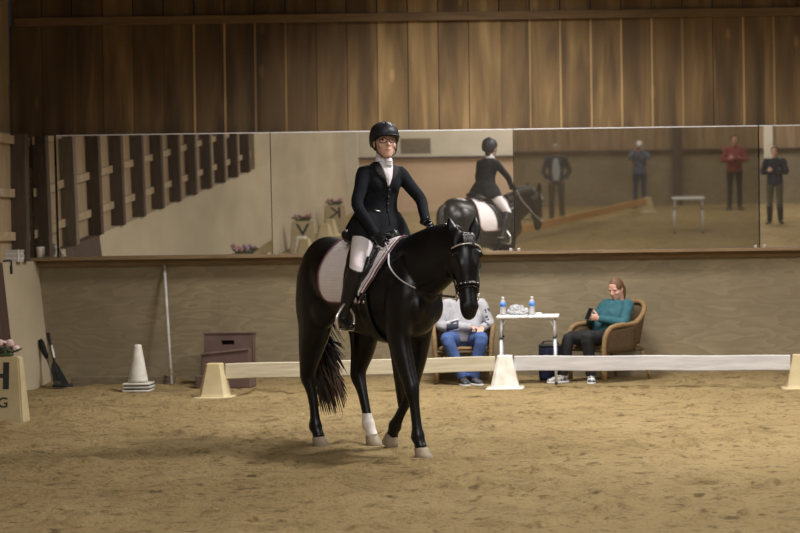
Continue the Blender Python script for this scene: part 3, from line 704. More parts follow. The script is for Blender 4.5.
def hand(bm, w, d, pn, thumb, s=1.0, curl=.45, spread=1.0):
    """wrist w, direction d, palm faces pn, thumb side vector"""
    w, d = V(w), V(d).normalized(); t = V(thumb); t = (t - d*t.dot(d)).normalized(); n = V(pn); n = (n - d*n.dot(d) - t*n.dot(t)).normalized()
    tube(bm, [w-d*.015, w+d*.03*s, w+d*.07*s, w+d*.092*s], [(.026*s,.020*s),(.036*s,.018*s),(.041*s,.016*s),(.038*s,.012*s)], 14, ref=t, k=2)
    for off, L_ in ((.030,.070),(.010,.080),(-.010,.074),(-.029,.058)):
        p = w + d*.078*s + t*off*s*spread; pts = [p]; a = curl*.7
        for seg in (.44, .32, .24):
            dd = d*math.cos(a) + n*math.sin(a); p = p + dd*(L_*seg*s); pts.append(p); a += curl*1.25
        tube(bm, pts, [.0100*s,.0095*s,.0088*s,.0065*s], 8, k=2)
    p = w + d*.022*s + t*.026*s; pts = [p]; dd = (d*.62 + t*.72 + n*.25).normalized()
    for L_, tw in ((.034,.0),(.030,.5),(.024,.8)):
        q = (dd*(1-tw*.5) + (d*.8+n*.5*curl)*tw*.7).normalized(); p = p + q*(L_*s); pts.append(p)
    tube(bm, pts, [.0135*s,.0125*s,.0105*s,.0075*s], 8, k=2)
def shoe(bm, ankle, d, s=1.0, drop=.075, sole=True):
    a = V(ankle); d = V(d).normalized(); l = V((0,0,1)).cross(d).normalized(); u = d.cross(l); P = lambda x, z: a + d*(x*s) + u*(z-drop)*s
    secs = [(-.075,.030,.020,.022),(-.065,.040,.034,.036),(-.02,.048,.038,.046),(.03,.045,.039,.043),(.08,.035,.043,.033),(.13,.030,.046,.027),(.17,.024,.040,.022),(.195,.018,.022,.014)]
    ring_loft(bm, [ell(P(x,z), l, u, w*s, h*s, 18, 0) for x, z, w, h in catmull(secs, 2)], mi=0)
    tube(bm, [P(-.03,.05), P(-.03,.10)], [(.038*s,.044*s),(.040*s,.046*s)], 14, ref=l, mi=0)
    if sole:
        ring_loft(bm, [[P(x,z0)+l*(w*s*q) for q, z0 in ((-1,-.012),(1,-.012),(1,.012),(-1,.012))] for x, w in ((-.078,.026),(-.06,.038),(0,.042),(.08,.046),(.14,.047),(.18,.036),(.20,.016))], mi=1)
def body(J, skin, s=1.0, jowl=1.0, hands=True, core=1.0, fine=True, feet=True):
    """one continuous figure from joints J"""
    bm = B(); f = V(J['f']); P = head(bm, J['head'], J['hf'], J.get('hu', (0,0,1)), s, jowl)
    lt = V((-f.y, f.x, 0)).normalized()
    tube(bm, [J['pelvis'], J['waist'], J['chest'], J['neck']], [(.135*core,.10*core),(.115*core,.085*core),(.135*core,.09*core),(.065,.06)], 20, ref=lt)
    tube(bm, [V(J['neck'])-V((0,0,.03)), V(J['neck'])*.5+P(-.012,0,-.09)*.5, P(-.010,0,-.05)], [.058*s*jowl,.054*s*jowl,.056*s*jowl], 16)
    for q in 'LR':
        sh, el, wr = V(J['sh'+q]), V(J['el'+q]), V(J['wr'+q]); tube(bm, [V(J['chest'])*.4+sh*.6, sh, (sh+el)/2, el, (el+wr)/2, wr], [.04,.042,.040,.034,.034,.026], 12, k=2)
        h, k_, a = V(J['hip'+q]), V(J['kn'+q]), V(J['an'+q]); tube(bm, [h, (h+k_)/2, k_, k_*.6+a*.4, a], [.075,.066,.050,.048,.034], 14, k=2)
        if feet: tube(bm, [a, a+V(J['toe'+q]).normalized()*.06-V((0,0,.035)), a+V(J['toe'+q]).normalized()*.15-V((0,0,.05))], [.028,.022,.014], 10, k=2)
        if hands: hand(bm, wr, J['hd'+q], J['hn'+q], J['ht'+q], s, J.get('hc'+q, .5))
    return remesh(bm, .0065 if fine else .009, 2, .4), P
def eyes(P, par, s=1.0):
    for q in (-1, 1):
        bm = B(); ellipsoid(bm, P(.078,.032*q,.006), (.011*s,.013*s,.009*s), None, 14); obj('eye', bm, 'eye', par)
    bm = B(); tube(bm, [P(.084,-.020,-.067), P(.0985,0,-.066), P(.084,.020,-.067)], .0045*s, 8, k=3); obj('lips', bm, 'lips', par)
def sleeve(bm, J, q, r=1.0, cuff=.038):
    sh, el, wr = V(J['sh'+q]), V(J['el'+q]), V(J['wr'+q])
    tube(bm, [V(J['chest'])*.35+sh*.65, sh, sh*.5+el*.5, el, el*.5+wr*.5, wr], [.062*r,.066*r,.058*r,.052*r,.046*r,cuff], 16, k=3)
def legs(J, r=1.0, ankle=.05, seat=1.0, knee=1.0, stop=1.0):
    bm = B(); pv = V(J['pelvis'])
    f = V(J['f']); lt = V((-f.y, f.x, 0)).normalized()
    tube(bm, [pv-V((0,0,.10)), pv-V((0,0,.03)), pv+V((0,0,.06)), V(J['waist'])*.6+pv*.4], [(.13*seat,.09*seat),(.165*seat,.115*seat),(.165*seat,.115*seat),(.14*seat,.10*seat)], 20, ref=lt)
    for q in 'LR':
        h, k_, a = V(J['hip'+q]), V(J['kn'+q]), V(J['an'+q]); e = k_ + (a-k_)*stop
        tube(bm, [h, h*.65+k_*.35, h*.3+k_*.7, k_, k_*.6+e*.4, e], [.095*r,.092*r,.078*r,.068*r*knee,.062*r*knee,ankle], 18, k=3)
    return bm
def shoes(J, par, top, sole, names='shoe', s=1.0):
    for q in 'LR':
        bm = B(); shoe(bm, J['an'+q], J['toe'+q], s); obj(names, bm, [top, sole], par)
def hair_cap(bm, P_c, f, s=1.0, r=(.101,.084,.108), off=(-.010,.023)):
    f, l, u = frame(f); ellipsoid(bm, V(P_c)+f*off[0]*s+u*off[1]*s, tuple(x*s for x in r), Matrix((f, l, u)).transposed(), 24)

# ---- the rider
def rider():
    fw = V((1,0,0)); tw = R(-10); X_ = V((.05,0,0)); tf = V((math.cos(tw), math.sin(tw), 0)); tl = V((-tf.y, tf.x, 0))
    hf = V((math.cos(R(-24)), math.sin(R(-24)), .09)); HS_ = 1.09
    J = dict(f=tf, pelvis=(.04,0,1.83), waist=(.055,0,1.99), chest=(.105,0,2.16), neck=(.13,0,2.30), head=(.155,0,2.46), hf=hf,
             shL=V((.112,0,2.218))+tl*.158, shR=V((.112,0,2.218))-tl*.158, elL=(.31,.235,2.0), elR=(.13,-.265,1.96),
             wrL=LHAND-X_+V((-.075,.012,.045)), wrR=RHAND-X_+V((-.075,-.02,.05)), hipL=(.05,.11,1.80), hipR=(.05,-.11,1.80),
             knL=(.20,.335,1.455), knR=(.20,-.335,1.455), anL=(.055,.37,1.075), anR=(.055,-.37,1.075), toeL=(1,.12,-.06), toeR=(1,-.12,-.06),
             hdL=(.95,-.1,-.32), hdR=(.8,.12,-.55), hnL=(0,-1,-.2), hnR=(0,1,-.2), htL=(0,-.35,1), htR=(0,.35,1), hcL=.85, hcR=.85)
    me, P = body(J, 'skin', HS_, 1.0, hands=False, feet=False)
    o = obj('person', me, 'skin'); seat_tf(o); o.location = HO + Matrix.Rotation(HROT, 3, 'Z') @ X_
    tag(o, 'rider in dark show jacket, white breeches, helmet and glasses on the black horse', 'person')
    eyes(P, o, HS_)
    # jacket
    bm = B(); Z = (0,0,1)
    def tor(z, x, w, d, top=0): return ell((x,0,z), tl, tf, w, d, 32)
    prof = [(1.675,.05,.25,.20),(1.74,.05,.238,.185),(1.83,.05,.208,.160),(1.92,.06,.166,.122),(2.0,.075,.154,.112),(2.08,.09,.164,.120),(2.17,.105,.174,.122),(2.225,.113,.168,.106),(2.27,.12,.125,.085),(2.305,.128,.075,.066)]
    ring_loft(bm, [tor(*p) for p in catmull(prof, 3)])
    for s in (-1, 1): ellipsoid(bm, V((.105,0,2.13))+tf*.058+tl*.068*s, (.058,.075,.085))
    for q in 'LR': sleeve(bm, J, q, .93, .040)
    for s in (-1, 1): tube(bm, [(.05,.095*s,1.86),(.065,.135*s,1.76),(.06,.165*s,1.68)], [(.115,.115),(.14,.125),(.15,.13)], 18, k=3)
    # skirt of the jacket flares behind over the seat
    tube(bm, [(-.02,0,1.93),(-.06,0,1.84),(-.115,0,1.755)], [(.13,.05),(.17,.045),(.195,.02)], 20, ref=tl, k=3)
    jk = obj('jacket', remesh(bm, .009, 3, .5), 'jacket', o)
    jb = bvh_of(jk)
    def front(a, z, off=.004):      # a metres to the left of the jacket's centre line
        q = V((.11,0,z)) + tl*a; h = jb.ray_cast(q + tf*.6, -tf)
        return (h[0] if h[0] is not None else q + tf*.12) + tf*off
    for z in (2.075, 2.02, 1.965, 1.91):
        bm = B(); ellipsoid(bm, front(.012, z, .004), (.011,.011,.011)); obj('button', bm, 'blackplastic', jk)
    for s in (-1, 1):
        grid, nr = [], []
        for q in np.linspace(0, 1, 12):
            z = 2.285 - .19*q; i = s*(.052*(1-q)**.9 + .002); ou = i + s*(.008+.055*math.sin(PI*min(q*1.25+.12, 1)))
            grid.append([front(i+(ou-i)*w, z, .003) for w in np.linspace(0, 1, 5)]); nr.append([tf]*5)
        bm = B(); sheet(bm, grid, nr, .006); obj('lapel', bm, 'suede', jk)
    bm = B(); tube(bm, [front(-.055,1.905,.003), front(-.10,1.918,.003)], [(.006,.003)]*2, 8, ref=(0,0,1), k=1); obj('pocket_piping', bm, 'steel', jk)
    bm = B(); tube(bm, [front(.013,2.10,.003), front(.013,2.0,.003), front(.012,1.90,.003), front(.012,1.80,.003)], .003, 6, k=1); obj('front_edge', bm, 'suede', jk)
    # stock tie in the V of the jacket and around the neck
    bm = B(); grid, nr = [], []
    for q in np.linspace(0, 1, 12):
        z = 2.30 - .195*q; w = .055*(1-q)**.8 + .003
        grid.append([front(w*a, z, .0015+.006*(1-abs(a))) for a in np.linspace(-1, 1, 9)]); nr.append([tf]*9)
    sheet(bm, grid, nr, .008)
    ring_loft(bm, [ell(V((.128+.012*q,0,2.272+.095*q)), tl, tf, .070-.010*q, .068-.010*q, 24) for q in np.linspace(0, 1, 6)])
    tube(bm, [V((.135,0,2.335))+tf*.062+tl*-.02, V((.135,0,2.32))+tf*.082, V((.135,0,2.30))+tf*.085+tl*.005, V((.135,0,2.27))+tf*.088], [(.012,.012),(.03,.018),(.034,.018),(.03,.012)], 12, ref=tl, k=3)
    st = obj('stock_tie', bm, 'stock', o)
    bm = B(); tube(bm, [V((.135,0,2.305))+tf*.108-tl*.025, V((.135,0,2.308))+tf*.110+tl*.025], .0028, 6, k=1); obj('stock_pin', bm, 'steel', st)
    # breeches and boots
    bm = legs(J, .98, .048, 1.0, .90, .25)
    obj('breeches', remesh(bm, .009, 3, .5), 'breeches', o)
    for q in 'LR':
        k_, a = V(J['kn'+q]), V(J['an'+q]); d = (k_-a).normalized(); bm = B()
        tube(bm, [k_+d*.0-V((0,0,.0)), k_-d*.06, k_-d*.14, k_*.45+a*.55, k_*.18+a*.82, a], [.070,.069,.067,.056,.046,.047], 18, k=3)
        td = V(J['toe'+q]).normalized(); l = V((0,0,1)).cross(td).normalized(); u = td.cross(l)
        PP = lambda x, z: a + td*x + u*z
        ring_loft(bm, [ell(PP(x, z), l, u, w, h, 16) for x, z, w, h in catmull([(-.062,-.035,.028,.03),(-.05,-.035,.036,.045),(0,-.03,.040,.052),(.05,-.045,.038,.040),(.10,-.058,.041,.028),(.14,-.062,.034,.022),(.16,-.066,.016,.011)], 2)])
        b = obj('boot', remesh(bm, .008, 2, .4), 'leather', o)
        bm = B(); box(bm, tuple(PP(-.055,-.092)-V((.01,.028,0))), tuple(PP(.0,-.068)+V((.01,.028,0))), .004); obj('boot_heel', bm, 'blackplastic', b)
        bm = B(); tube(bm, [PP(.0,.0)+l*.048, PP(-.05,.0)+l*.03, PP(-.06,.0), PP(-.05,0)-l*.03, PP(0,0)-l*.048], .005, 8, k=3); tube(bm, [PP(-.058,0), PP(-.095,-.008)], [.005,.004], 8, k=1); obj('spur', bm, 'steel', b)
    # gloves
    for q in 'LR':
        bm = B(); hand(bm, J['wr'+q], J['hd'+q], J['hn'+q], J['ht'+q], 1.03, .85)
        d = V(J['hd'+q]).normalized(); tube(bm, [V(J['wr'+q])-d*.045, V(J['wr'+q])+d*.012], [.034,.030], 12, k=1); obj('glove', bm, 'leather', o)
    # helmet
    f, l, u = frame(hf); c = V(J['head']); Rm = Matrix((f, l, u)).transposed()
    bm = B(); rings = []
    for i in range(15):
        ph = R(-14 + (104*i/14)); z = math.sin(ph); rr = math.cos(ph)
        rings.append([c + f*(-.012 + .145*rr*math.cos(a)) + l*(.119*rr*math.sin(a)) + u*(.052+.116*z + (.020 - .085*(.5-.5*math.cos(a)))*max(0,(7-i)/7)) for a in np.linspace(0, 2*PI, 37)[:-1]])
    ring_loft(bm, rings)
    hl = obj('helmet', bm, 'helmet', o)
    bm = B(); grid, nr = [], []
    for a in np.linspace(-1.15, 1.15, 17):
        row = []
        for q in (0, .5, 1):
            row.append(c + f*(-.012+.140*math.cos(a)+ (.042*q*math.cos(a*.9))) + l*(.116*math.sin(a)*(1+.05*q)) + u*(.032+.016*math.cos(a)-.012*q))
        grid.append(row); nr.append([u]*3)
    sheet(bm, grid, nr, .007); obj('helmet_peak', bm, 'helmet', hl)
    bm = B(); tube(bm, [c+f*(-.154)+u*.05, c+f*(-.112)+u*.13, c+f*(-.01)+u*.169, c+f*.09+u*.135, c+f*.129+u*.07], [(.012,.004)]*5, 8, ref=l, k=4); obj('centre_strip', bm, 'suede', hl)
    for s in (-1, 1):
        bm = B(); tube(bm, [c+f*.055+l*.089*s+u*.03, c+f*.045+l*.086*s-u*.05, c+f*.052+l*.063*s-u*.106, c+f*.062-u*.137], [(.009,.004)]*4, 8, ref=f, k=3)
        tube(bm, [c-f*.05+l*.086*s-u*.01, c+f*.0+l*.085*s-u*.06, c+f*.047+l*.081*s-u*.062], [(.008,.004)]*3, 8, ref=u, k=3); obj('chin_strap', bm, 'suede', hl)
    bm = B(); hair_cap(bm, J['head'], hf, HS_, (.098,.079,.085), (-.024,-.005)); ellipsoid(bm, c-f*.085-u*.075, (.045,.05,.04)); obj('hair', bm, 'hair_dark', o)
    # glasses
    bm = B()
    for s in (-1, 1):
        pts = [P(.108-.010*abs(math.cos(a)*.5+.5*s*0)-.012*(.034*s+.026*math.cos(a))**2/.003, .034*s+.026*math.cos(a), .000+.018*math.sin(a)) for a in np.linspace(0, 2*PI, 20)[:-1]]
        tube(bm, pts, .0026, 6, k=1, closed=True)
        tube(bm, [P(.090,.060*s,.006), P(.05,.078*s,.008), P(-.005,.082*s,.004)], .0022, 6, k=2)
    tube(bm, [P(.108,-.009,.004), P(.112,0,.006), P(.108,.009,.004)], .0022, 6, k=1)
    obj('glasses', bm, 'blackplastic', o)
    return o

# ---- people seated behind the low fence
def seated_woman(loc, rz):
    hf = (.82,.22,-.30)
    J = dict(f=(1,0,0), pelvis=(.02,0,.50), waist=(-.05,0,.66), chest=(-.14,0,.80), neck=(-.185,0,.925), head=(-.135,.012,1.065), hf=hf,
             shL=(-.16,.19,.875), shR=(-.16,-.19,.875), elL=(.0,.285,.675), elR=(.0,-.285,.675), wrL=(.19,.075,.725), wrR=(.19,-.075,.725),
             hipL=(.03,.11,.49), hipR=(.03,-.11,.49), knL=(.43,.15,.52), knR=(.44,-.17,.50), anL=(.38,.15,.085), anR=(.56,-.15,.085),
             toeL=(.6,.75,0), toeR=(1,-.15,0), hdL=(.75,-.62,.25), hdR=(.75,.62,.25), hnL=(-.45,-.6,.55), hnR=(-.45,.6,.55), htL=(.1,.2,1), htR=(.1,-.2,1), hcL=.55, hcR=.55)
    me, P = body(J, 'skin2', 1.0, 1.12); o = obj('person', me, 'skin2'); o.location = loc; o.rotation_euler = (0,0,rz)
    tag(o, 'seated woman in teal sweater and black trousers looking at her phone', 'person'); eyes(P, o)
    bm = B(); tube(bm, [(.03,0,.47),(.0,0,.56),(-.05,0,.68),(-.12,0,.80),(-.165,0,.885),(-.182,0,.925)], [(.20,.15),(.215,.165),(.215,.155),(.205,.135),(.15,.10),(.075,.07)], 24, ref=(0,1,0), k=3)
    for s in (-1, 1): ellipsoid(bm, (-.02,.085*s,.76), (.085,.09,.085))
    for q in 'LR': sleeve(bm, J, q, 1.12, .042)
    obj('sweater', remesh(bm, .010, 3, .5), 'teal', o)
    obj('trousers', remesh(legs(J, 1.08, .062, 1.15), .010, 3, .5), 'black_cloth', o)
    shoes(J, o, 'sneaker', 'sole')
    bm = B(); hair_cap(bm, J['head'], hf, 1.0, (.101,.084,.108), (-.010,.023)); c = V(J['head']); f, l, u = frame(hf)
    ellipsoid(bm, c-f*.10+u*.02, (.035,.035,.035)); tube(bm, [c-f*.11+u*.02, c-f*.135-u*.05, c-f*.12-u*.13, c-f*.10-u*.19], [.025,.03,.024,.006], 12, k=3); obj('hair', remesh(bm, .006, 2, .4), 'hair_brown', o)
    ph = thing('phone', 'small black phone held in the hands of the woman in teal', 'phone'); ph.location = loc; ph.rotation_euler = (0,0,rz)
    bm = B(); box(bm, (-.036,-.005,-.072), (.036,.005,.072), .004)
    m = Matrix.Translation((.275,.0,.785)) @ Matrix.Rotation(R(-90), 4, 'Z') @ Matrix.Rotation(R(28), 4, 'X')
    bmesh.ops.transform(bm, matrix=m, verts=bm.verts); obj('case', bm, 'phone', ph, smooth=False)
    bm = B(); box(bm, (-.032,-.0062,-.066), (.032,-.0052,.066), 0); bmesh.ops.transform(bm, matrix=m, verts=bm.verts); obj('screen', bm, 'eye', ph, smooth=False)
    return o
def seated_man(loc, rz):
    hf = (1,.05,-.05)
    J = dict(f=(1,0,0), pelvis=(.02,0,.50), waist=(-.02,0,.66), chest=(-.06,0,.82), neck=(-.08,0,.965), head=(-.04,0,1.125), hf=hf,
             shL=(-.05,.20,.905), shR=(-.05,-.20,.905), elL=(.02,.30,.67), elR=(.06,-.27,.66), wrL=(.25,.205,.635), wrR=(.25,.09,.645),
             hipL=(.03,.11,.49), hipR=(.03,-.11,.49), knL=(.45,.20,.52), knR=(.45,-.19,.52), anL=(.40,.10,.085), anR=(.44,-.02,.085),
             toeL=(1,.5,0), toeR=(1,.25,0), hdL=(.85,-.15,-.2), hdR=(.5,.9,-.15), hnL=(-.1,-.2,-1), hnR=(-.2,.1,-1), htL=(.2,-1,0), htR=(1,-.4,.2), hcL=.4, hcR=.4)
    me, P = body(J, 'skin2', 1.0, 1.05); o = obj('person', me, 'skin2'); o.location = loc; o.rotation_euler = (0,0,rz)
    tag(o, "seated person in grey sweatshirt and blue jeans behind the horse's head", 'person'); eyes(P, o)
    bm = B(); tube(bm, [(.04,0,.47),(.03,0,.56),(-.0,0,.68),(-.05,0,.82),(-.07,0,.915),(-.078,0,.97)], [(.20,.155),(.215,.175),(.21,.16),(.21,.135),(.15,.10),(.075,.07)], 24, ref=(0,1,0), k=3)
    for q in 'LR': sleeve(bm, J, q, 1.15, .044)
    sw = obj('sweatshirt', remesh(bm, .010, 3, .5), 'hoodie', o); bv = bvh_of(sw)
    def fr(y, z, off=.003):
        h = bv.ray_cast(V((.8, y, z)), V((-1,0,0))); return (h[0] if h[0] is not None else V((.15,y,z))) + V((off,0,0))
    for nm, y0, y1, z0, z1, mt in (('front_print', -.20, -.06, .60, .70, 'hoodie_print'), ('white_stripe', -.205, -.055, .585, .60, 'white_cloth'), ('white_stripe', -.205, -.055, .70, .712, 'white_cloth')):
        g = [[fr(y, z + (y+.2)*.25) for y in np.linspace(y0, y1, 10)] for z in np.linspace(z0, z1, 6)]
        bm = B(); sheet(bm, g, [[V((1,0,0))]*10]*6, .003); obj(nm, bm, mt, sw)
    r = random.Random(4)
    for i in range(14):
        z = .66 + .2*r.random(); y = .245 + .06*r.random(); h = bv.ray_cast(V((.5, y, z)), V((-1,0,0)))
        if h[0] is not None: bm = B(); ellipsoid(bm, h[0], (.004, .008+.008*r.random(), .006+.01*r.random()), None, 8); obj('sleeve_print', bm, 'hoodie_print', sw)
    obj('jeans', remesh(legs(J, 1.12, .066, 1.15), .010, 3, .5), 'jeans', o)
    shoes(J, o, 'shoe', 'sole', s=1.05)
    bm = B(); hair_cap(bm, J['head'], hf); obj('hair', bm, 'hair_grey', o)
    return o

# ---- people standing on the camera side, seen in the mirrors
def stand_J(arms, lean=0):
    J = dict(f=(1,0,0), pelvis=(0,0,.95), waist=(0,0,1.10), chest=(-.01,0,1.30), neck=(-.01,0,1.46), head=(.02,0,1.615), hf=(1,0,-.05),
             shL=(-.01,.185,1.405), shR=(-.01,-.185,1.405), hipL=(0,.095,.92), hipR=(0,-.095,.92), knL=(.02,.11,.50), knR=(.02,-.11,.50),
             anL=(-.01,.12,.085), anR=(-.01,-.12,.085), toeL=(1,.3,0), toeR=(1,-.3,0), hdL=(.1,0,-1), hdR=(.1,0,-1), hnL=(0,-1,0), hnR=(0,1,0), htL=(1,0,0), htR=(1,0,0))
    if arms == 'pockets': J.update(elL=(-.06,.29,1.14), elR=(-.06,-.29,1.14), wrL=(.06,.20,.96), wrR=(.06,-.20,.96), hdL=(.3,-.5,-.8), hdR=(.3,.5,-.8))
    if arms == 'crossed': J.update(elL=(.06,.27,1.15), elR=(.06,-.27,1.15), wrL=(.165,-.06,1.17), wrR=(.20,.05,1.21), hdL=(-.35,-1,.0), hdR=(-.55,1,.0), hnL=(-1,0,0), hnR=(-1,0,0), htL=(0,0,1), htR=(0,0,1))
    if arms == 'camera': J.update(elL=(.16,.24,1.30), elR=(.16,-.24,1.30), wrL=(.20,.075,1.52), wrR=(.20,-.075,1.52), hdL=(-.1,-.4,1), hdR=(-.1,.4,1), hnL=(0,-1,0), hnR=(0,1,0), htL=(-1,0,.4), htR=(-1,0,.4))
    return J
def stander(loc, rz, label, scale, arms, top, bottom, boot=None, skin='skin', hairm='hair_dark', shirt=None, cap=None, mask=None):
    J = stand_J(arms); me, P = body(J, skin, 1.0, 1.0, fine=False); o = obj('person', me, skin); o.location = loc; o.rotation_euler = (0,0,rz); o.scale = (scale,)*3
    tag(o, label, 'person'); eyes(P, o)
    bm = B(); tube(bm, [(0,0,.88),(0,0,1.0),(0,0,1.12),(-.01,0,1.28),(-.01,0,1.40),(-.01,0,1.47)], [(.185,.125),(.18,.125),(.17,.12),(.19,.125),(.15,.09),(.07,.065)], 22, ref=(0,1,0), k=3)
    for q in 'LR': sleeve(bm, J, q, 1.05, .043)
    jk = obj('jacket' if shirt else 'shirt', remesh(bm, .011, 3, .5), top, o)
    if shirt:
        bv = bvh_of(jk); g = []
        for z in np.linspace(1.42, .93, 14):
            w = .045 + .05*(1-abs(z-1.15)/.3) if z < 1.40 else .03
            row = []
            for y in np.linspace(-w, w, 7):
                h = bv.ray_cast(V((.8, y, z)), V((-1,0,0))); row.append((h[0] if h[0] is not None else V((.1,y,z)))+V((.002,0,0)))
            g.append(row)
        bm = B(); sheet(bm, g, [[V((1,0,0))]*7]*14, .006); obj('shirt_front', bm, shirt, o)
    obj('trousers', remesh(legs(J, .95, .058, 1.0), .011, 3, .5), bottom, o)
    if boot:
        for q in 'LR':
            k_, a = V(J['kn'+q]), V(J['an'+q]); bm = B(); tube(bm, [k_*.85+a*.15, k_*.5+a*.5, a], [.075,.072,.058], 14, k=2); shoe(bm, a, J['toe'+q], 1.0, sole=False); obj('boot', bm, boot, o)
    else: shoes(J, o, 'shoe', 'rubber')
    c = V(J['head']); bm = B(); hair_cap(bm, c, J['hf']); obj('hair', bm, hairm, o)
    if cap:
        bm = B(); ring_loft(bm, [ell(c+V((-.008,0,z)), (1,0,0), (0,1,0), .108*k, .090*k, 22) for z, k in ((.03,1),(.07,.98),(.10,.82),(.125,.5),(.132,.1))])
        tube(bm, [c+V((.085,0,.035)), c+V((.165,0,.025))], [(.07,.008),(.045,.006)], 12, ref=(0,1,0), k=1); obj('cap', bm, cap, o)
    if mask:
        bm = B(); ellipsoid(bm, c+V((.052,0,-.055)), (.060,.062,.050)); obj('face_mask', bm, mask, o)
    return o
# ------------------------------------------------------------------ furniture and arena gear
def wicker_chair(loc, rz, label):
    t = thing('wicker_armchair', label, 'chair', loc, rz, 'wicker armchairs by the back wall')
    arc = []
    for i in range(25):
        a = R(-205 + 0) ; th = -PI/2 - .25 + (PI+.5)*i/24            # around the back, from right arm to left arm
        x = -.10 - .27*math.cos(th)*1.0; y = .33*math.sin(th)
        z = .66 + .24*max(0, math.cos(th))**1.3
        arc.append((x - .10*max(0, math.cos(th)), y, z))
    front = [(.32,-.31,.02),(.33,-.315,.30),(.32,-.33,.52),(.24,-.345,.63),(.08,-.345,.655)]
    front2 = [(x,-y,z) for x,y,z in front[::-1]]
    path = front + arc[2:-2] + front2
    bm = B(); tube(bm, path, .030, 10, k=2); obj('arm_and_back_frame', bm, 'wicker', t)
    bm = B(); g, nr = [], []
    for p in arc[2:-2]:
        p = V(p); low = V((p.x*.82+.02, p.y*.86, .40)); g.append([low.lerp(p, q) for q in np.linspace(0, 1, 6)])
        nr.append([V((-(p.x+.05), -p.y, 0)).normalized()]*6)
    sheet(bm, g, nr, -.022); obj('woven_back', bm, 'wicker_dark', t)
    for s in (-1, 1):
        bm = B(); g = [[V((x, s*(.325-.02*(1-q)), .34+(zt-.34)*q)) for q in np.linspace(0, 1, 5)] for x, zt in ((.29,.57),(.20,.62),(.08,.64),(-.06,.65),(-.14,.66))]
        sheet(bm, g, [[V((0,s,0))]*5]*5, .018); obj('side_panel', bm, 'wicker_dark', t)
    bm = B(); box(bm, (-.30,-.30,.345), (.31,.30,.385), .015); obj('seat', bm, 'wicker_dark', t)
    bm = B(); box(bm, (-.26,-.28,.386), (.29,.28,.425), .018); obj('seat_cushion', bm, 'wicker', t)
    for s in (-1, 1):
        bm = B(); tube(bm, [(-.27,.27*s,.36),(-.33,.29*s,.18),(-.38,.30*s,.02)], .022, 10, k=2); obj('rear_leg', bm, 'wicker', t)
    bm = B(); tube(bm, [(.325,-.30,.17),(.325,.30,.17)], .012, 8, k=1)
    for s in (-1, 1): tube(bm, [(.325,.30*s,.17),(-.335,.285*s,.17)], .012, 8, k=1)
    obj('stretcher', bm, 'wicker_dark', t)
    return t
def folding_table(loc, label, rz=0):
    t = thing('folding_table', label, 'table', loc, rz, 'white folding tables')
    for s in (-1, 1):
        bm = B(); box(bm, (s*.355 if s < 0 else .003, -.23, .755), (-.003 if s < 0 else .355, .23, .790), .012); obj('tabletop_half', bm, 'table', t)
    bm = B(); box(bm, (-.09,-.236,.762), (.09,-.228,.778), .003); box(bm, (-.012,-.242,.756), (.012,-.226,.785), .003); obj('carry_handle', bm, 'steel', t)
    for x in (-.30, .30):
        for y in (-.18, .18):
            bm = B(); tube(bm, [(x,y,.755),(x*1.015,y,.52)], .013, 10, k=1); tube(bm, [(x*1.015,y,.54),(x*1.05,y,.012)], .0155, 10, k=1)
            l = obj('leg', bm, 'alu', t)
            bm = B(); box(bm, (x*1.015-.021,y-.021,.525), (x*1.015+.021,y+.021,.545), .004); obj('leg_clip', bm, 'blackplastic', l)
            bm = B(); tube(bm, [(x*1.05,y,.0),(x*1.05,y,.03)], .018, 10, k=1); obj('leg_foot', bm, 'blackplastic', l)
        bm = B(); tube(bm, [(x,-.18,.64),(x,.18,.64)], .009, 8, k=1)
        for y in (-.18, .18): tube(bm, [(x,y,.66),(x*.78,y,.752)], .007, 8, k=1)
        obj('leg_brace', bm, 'alu', t)
    return t
def bottle(loc, label):
    t = thing('water_bottle', label, 'bottle', loc, 0, 'water bottles on the white table')
    bm = B(); Z = [(0,.028),(.004,.032),(.02,.033),(.06,.0325),(.065,.0315),(.07,.0325),(.14,.0325),(.16,.029),(.178,.017),(.185,.0135),(.192,.0135)]
    ring_loft(bm, [ell((0,0,z), (1,0,0), (0,1,0), r, r, 20) for z, r in Z]); obj('bottle_body', bm, 'clear', t)
    bm = B(); ring_loft(bm, [ell((0,0,z), (1,0,0), (0,1,0), .0336, .0336, 20) for z in (.098,.148)]); obj('label_band', bm, 'bluelabel', t)
    bm = B(); ring_loft(bm, [ell((0,0,z), (1,0,0), (0,1,0), r, r, 16) for z, r in ((.188,.0155),(.206,.0155),(.209,.013))]); obj('cap', bm, 'whiteplastic', t)
    return t
def pylon(loc, label, m, sx=1.0, rz=0, group='pylons of the low fence'):
    t = thing('fence_pylon', label, 'pylon', loc, rz, group)
    bm = B(); rings = []
    def rect(w, d, z, c=.25): return [V((x*w, y*d, z)) for x, y in ((1,-1+c),(1,1-c),(1-c,1),(-1+c,1),(-1,1-c),(-1,-1+c),(-1+c,-1),(1-c,-1))]
    for z, w, d in ((-.02,.165,.17),(.0,.168,.172),(.04,.152,.155),(.20,.118,.12),(.335,.088,.09),(.358,.084,.085),(.366,.074,.075)): rings.append(rect(w*sx, d*sx, z))
    ring_loft(bm, rings); obj('pylon_body', bm, m, t, smooth=False)
    bm = B(); ring_loft(bm, [rect(.205*sx,.205*sx,-.015,.12), rect(.21*sx,.21*sx,.004,.12), rect(.19*sx,.19*sx,.012,.12)]); obj('base_flange', bm, m, t, smooth=False)
    return t
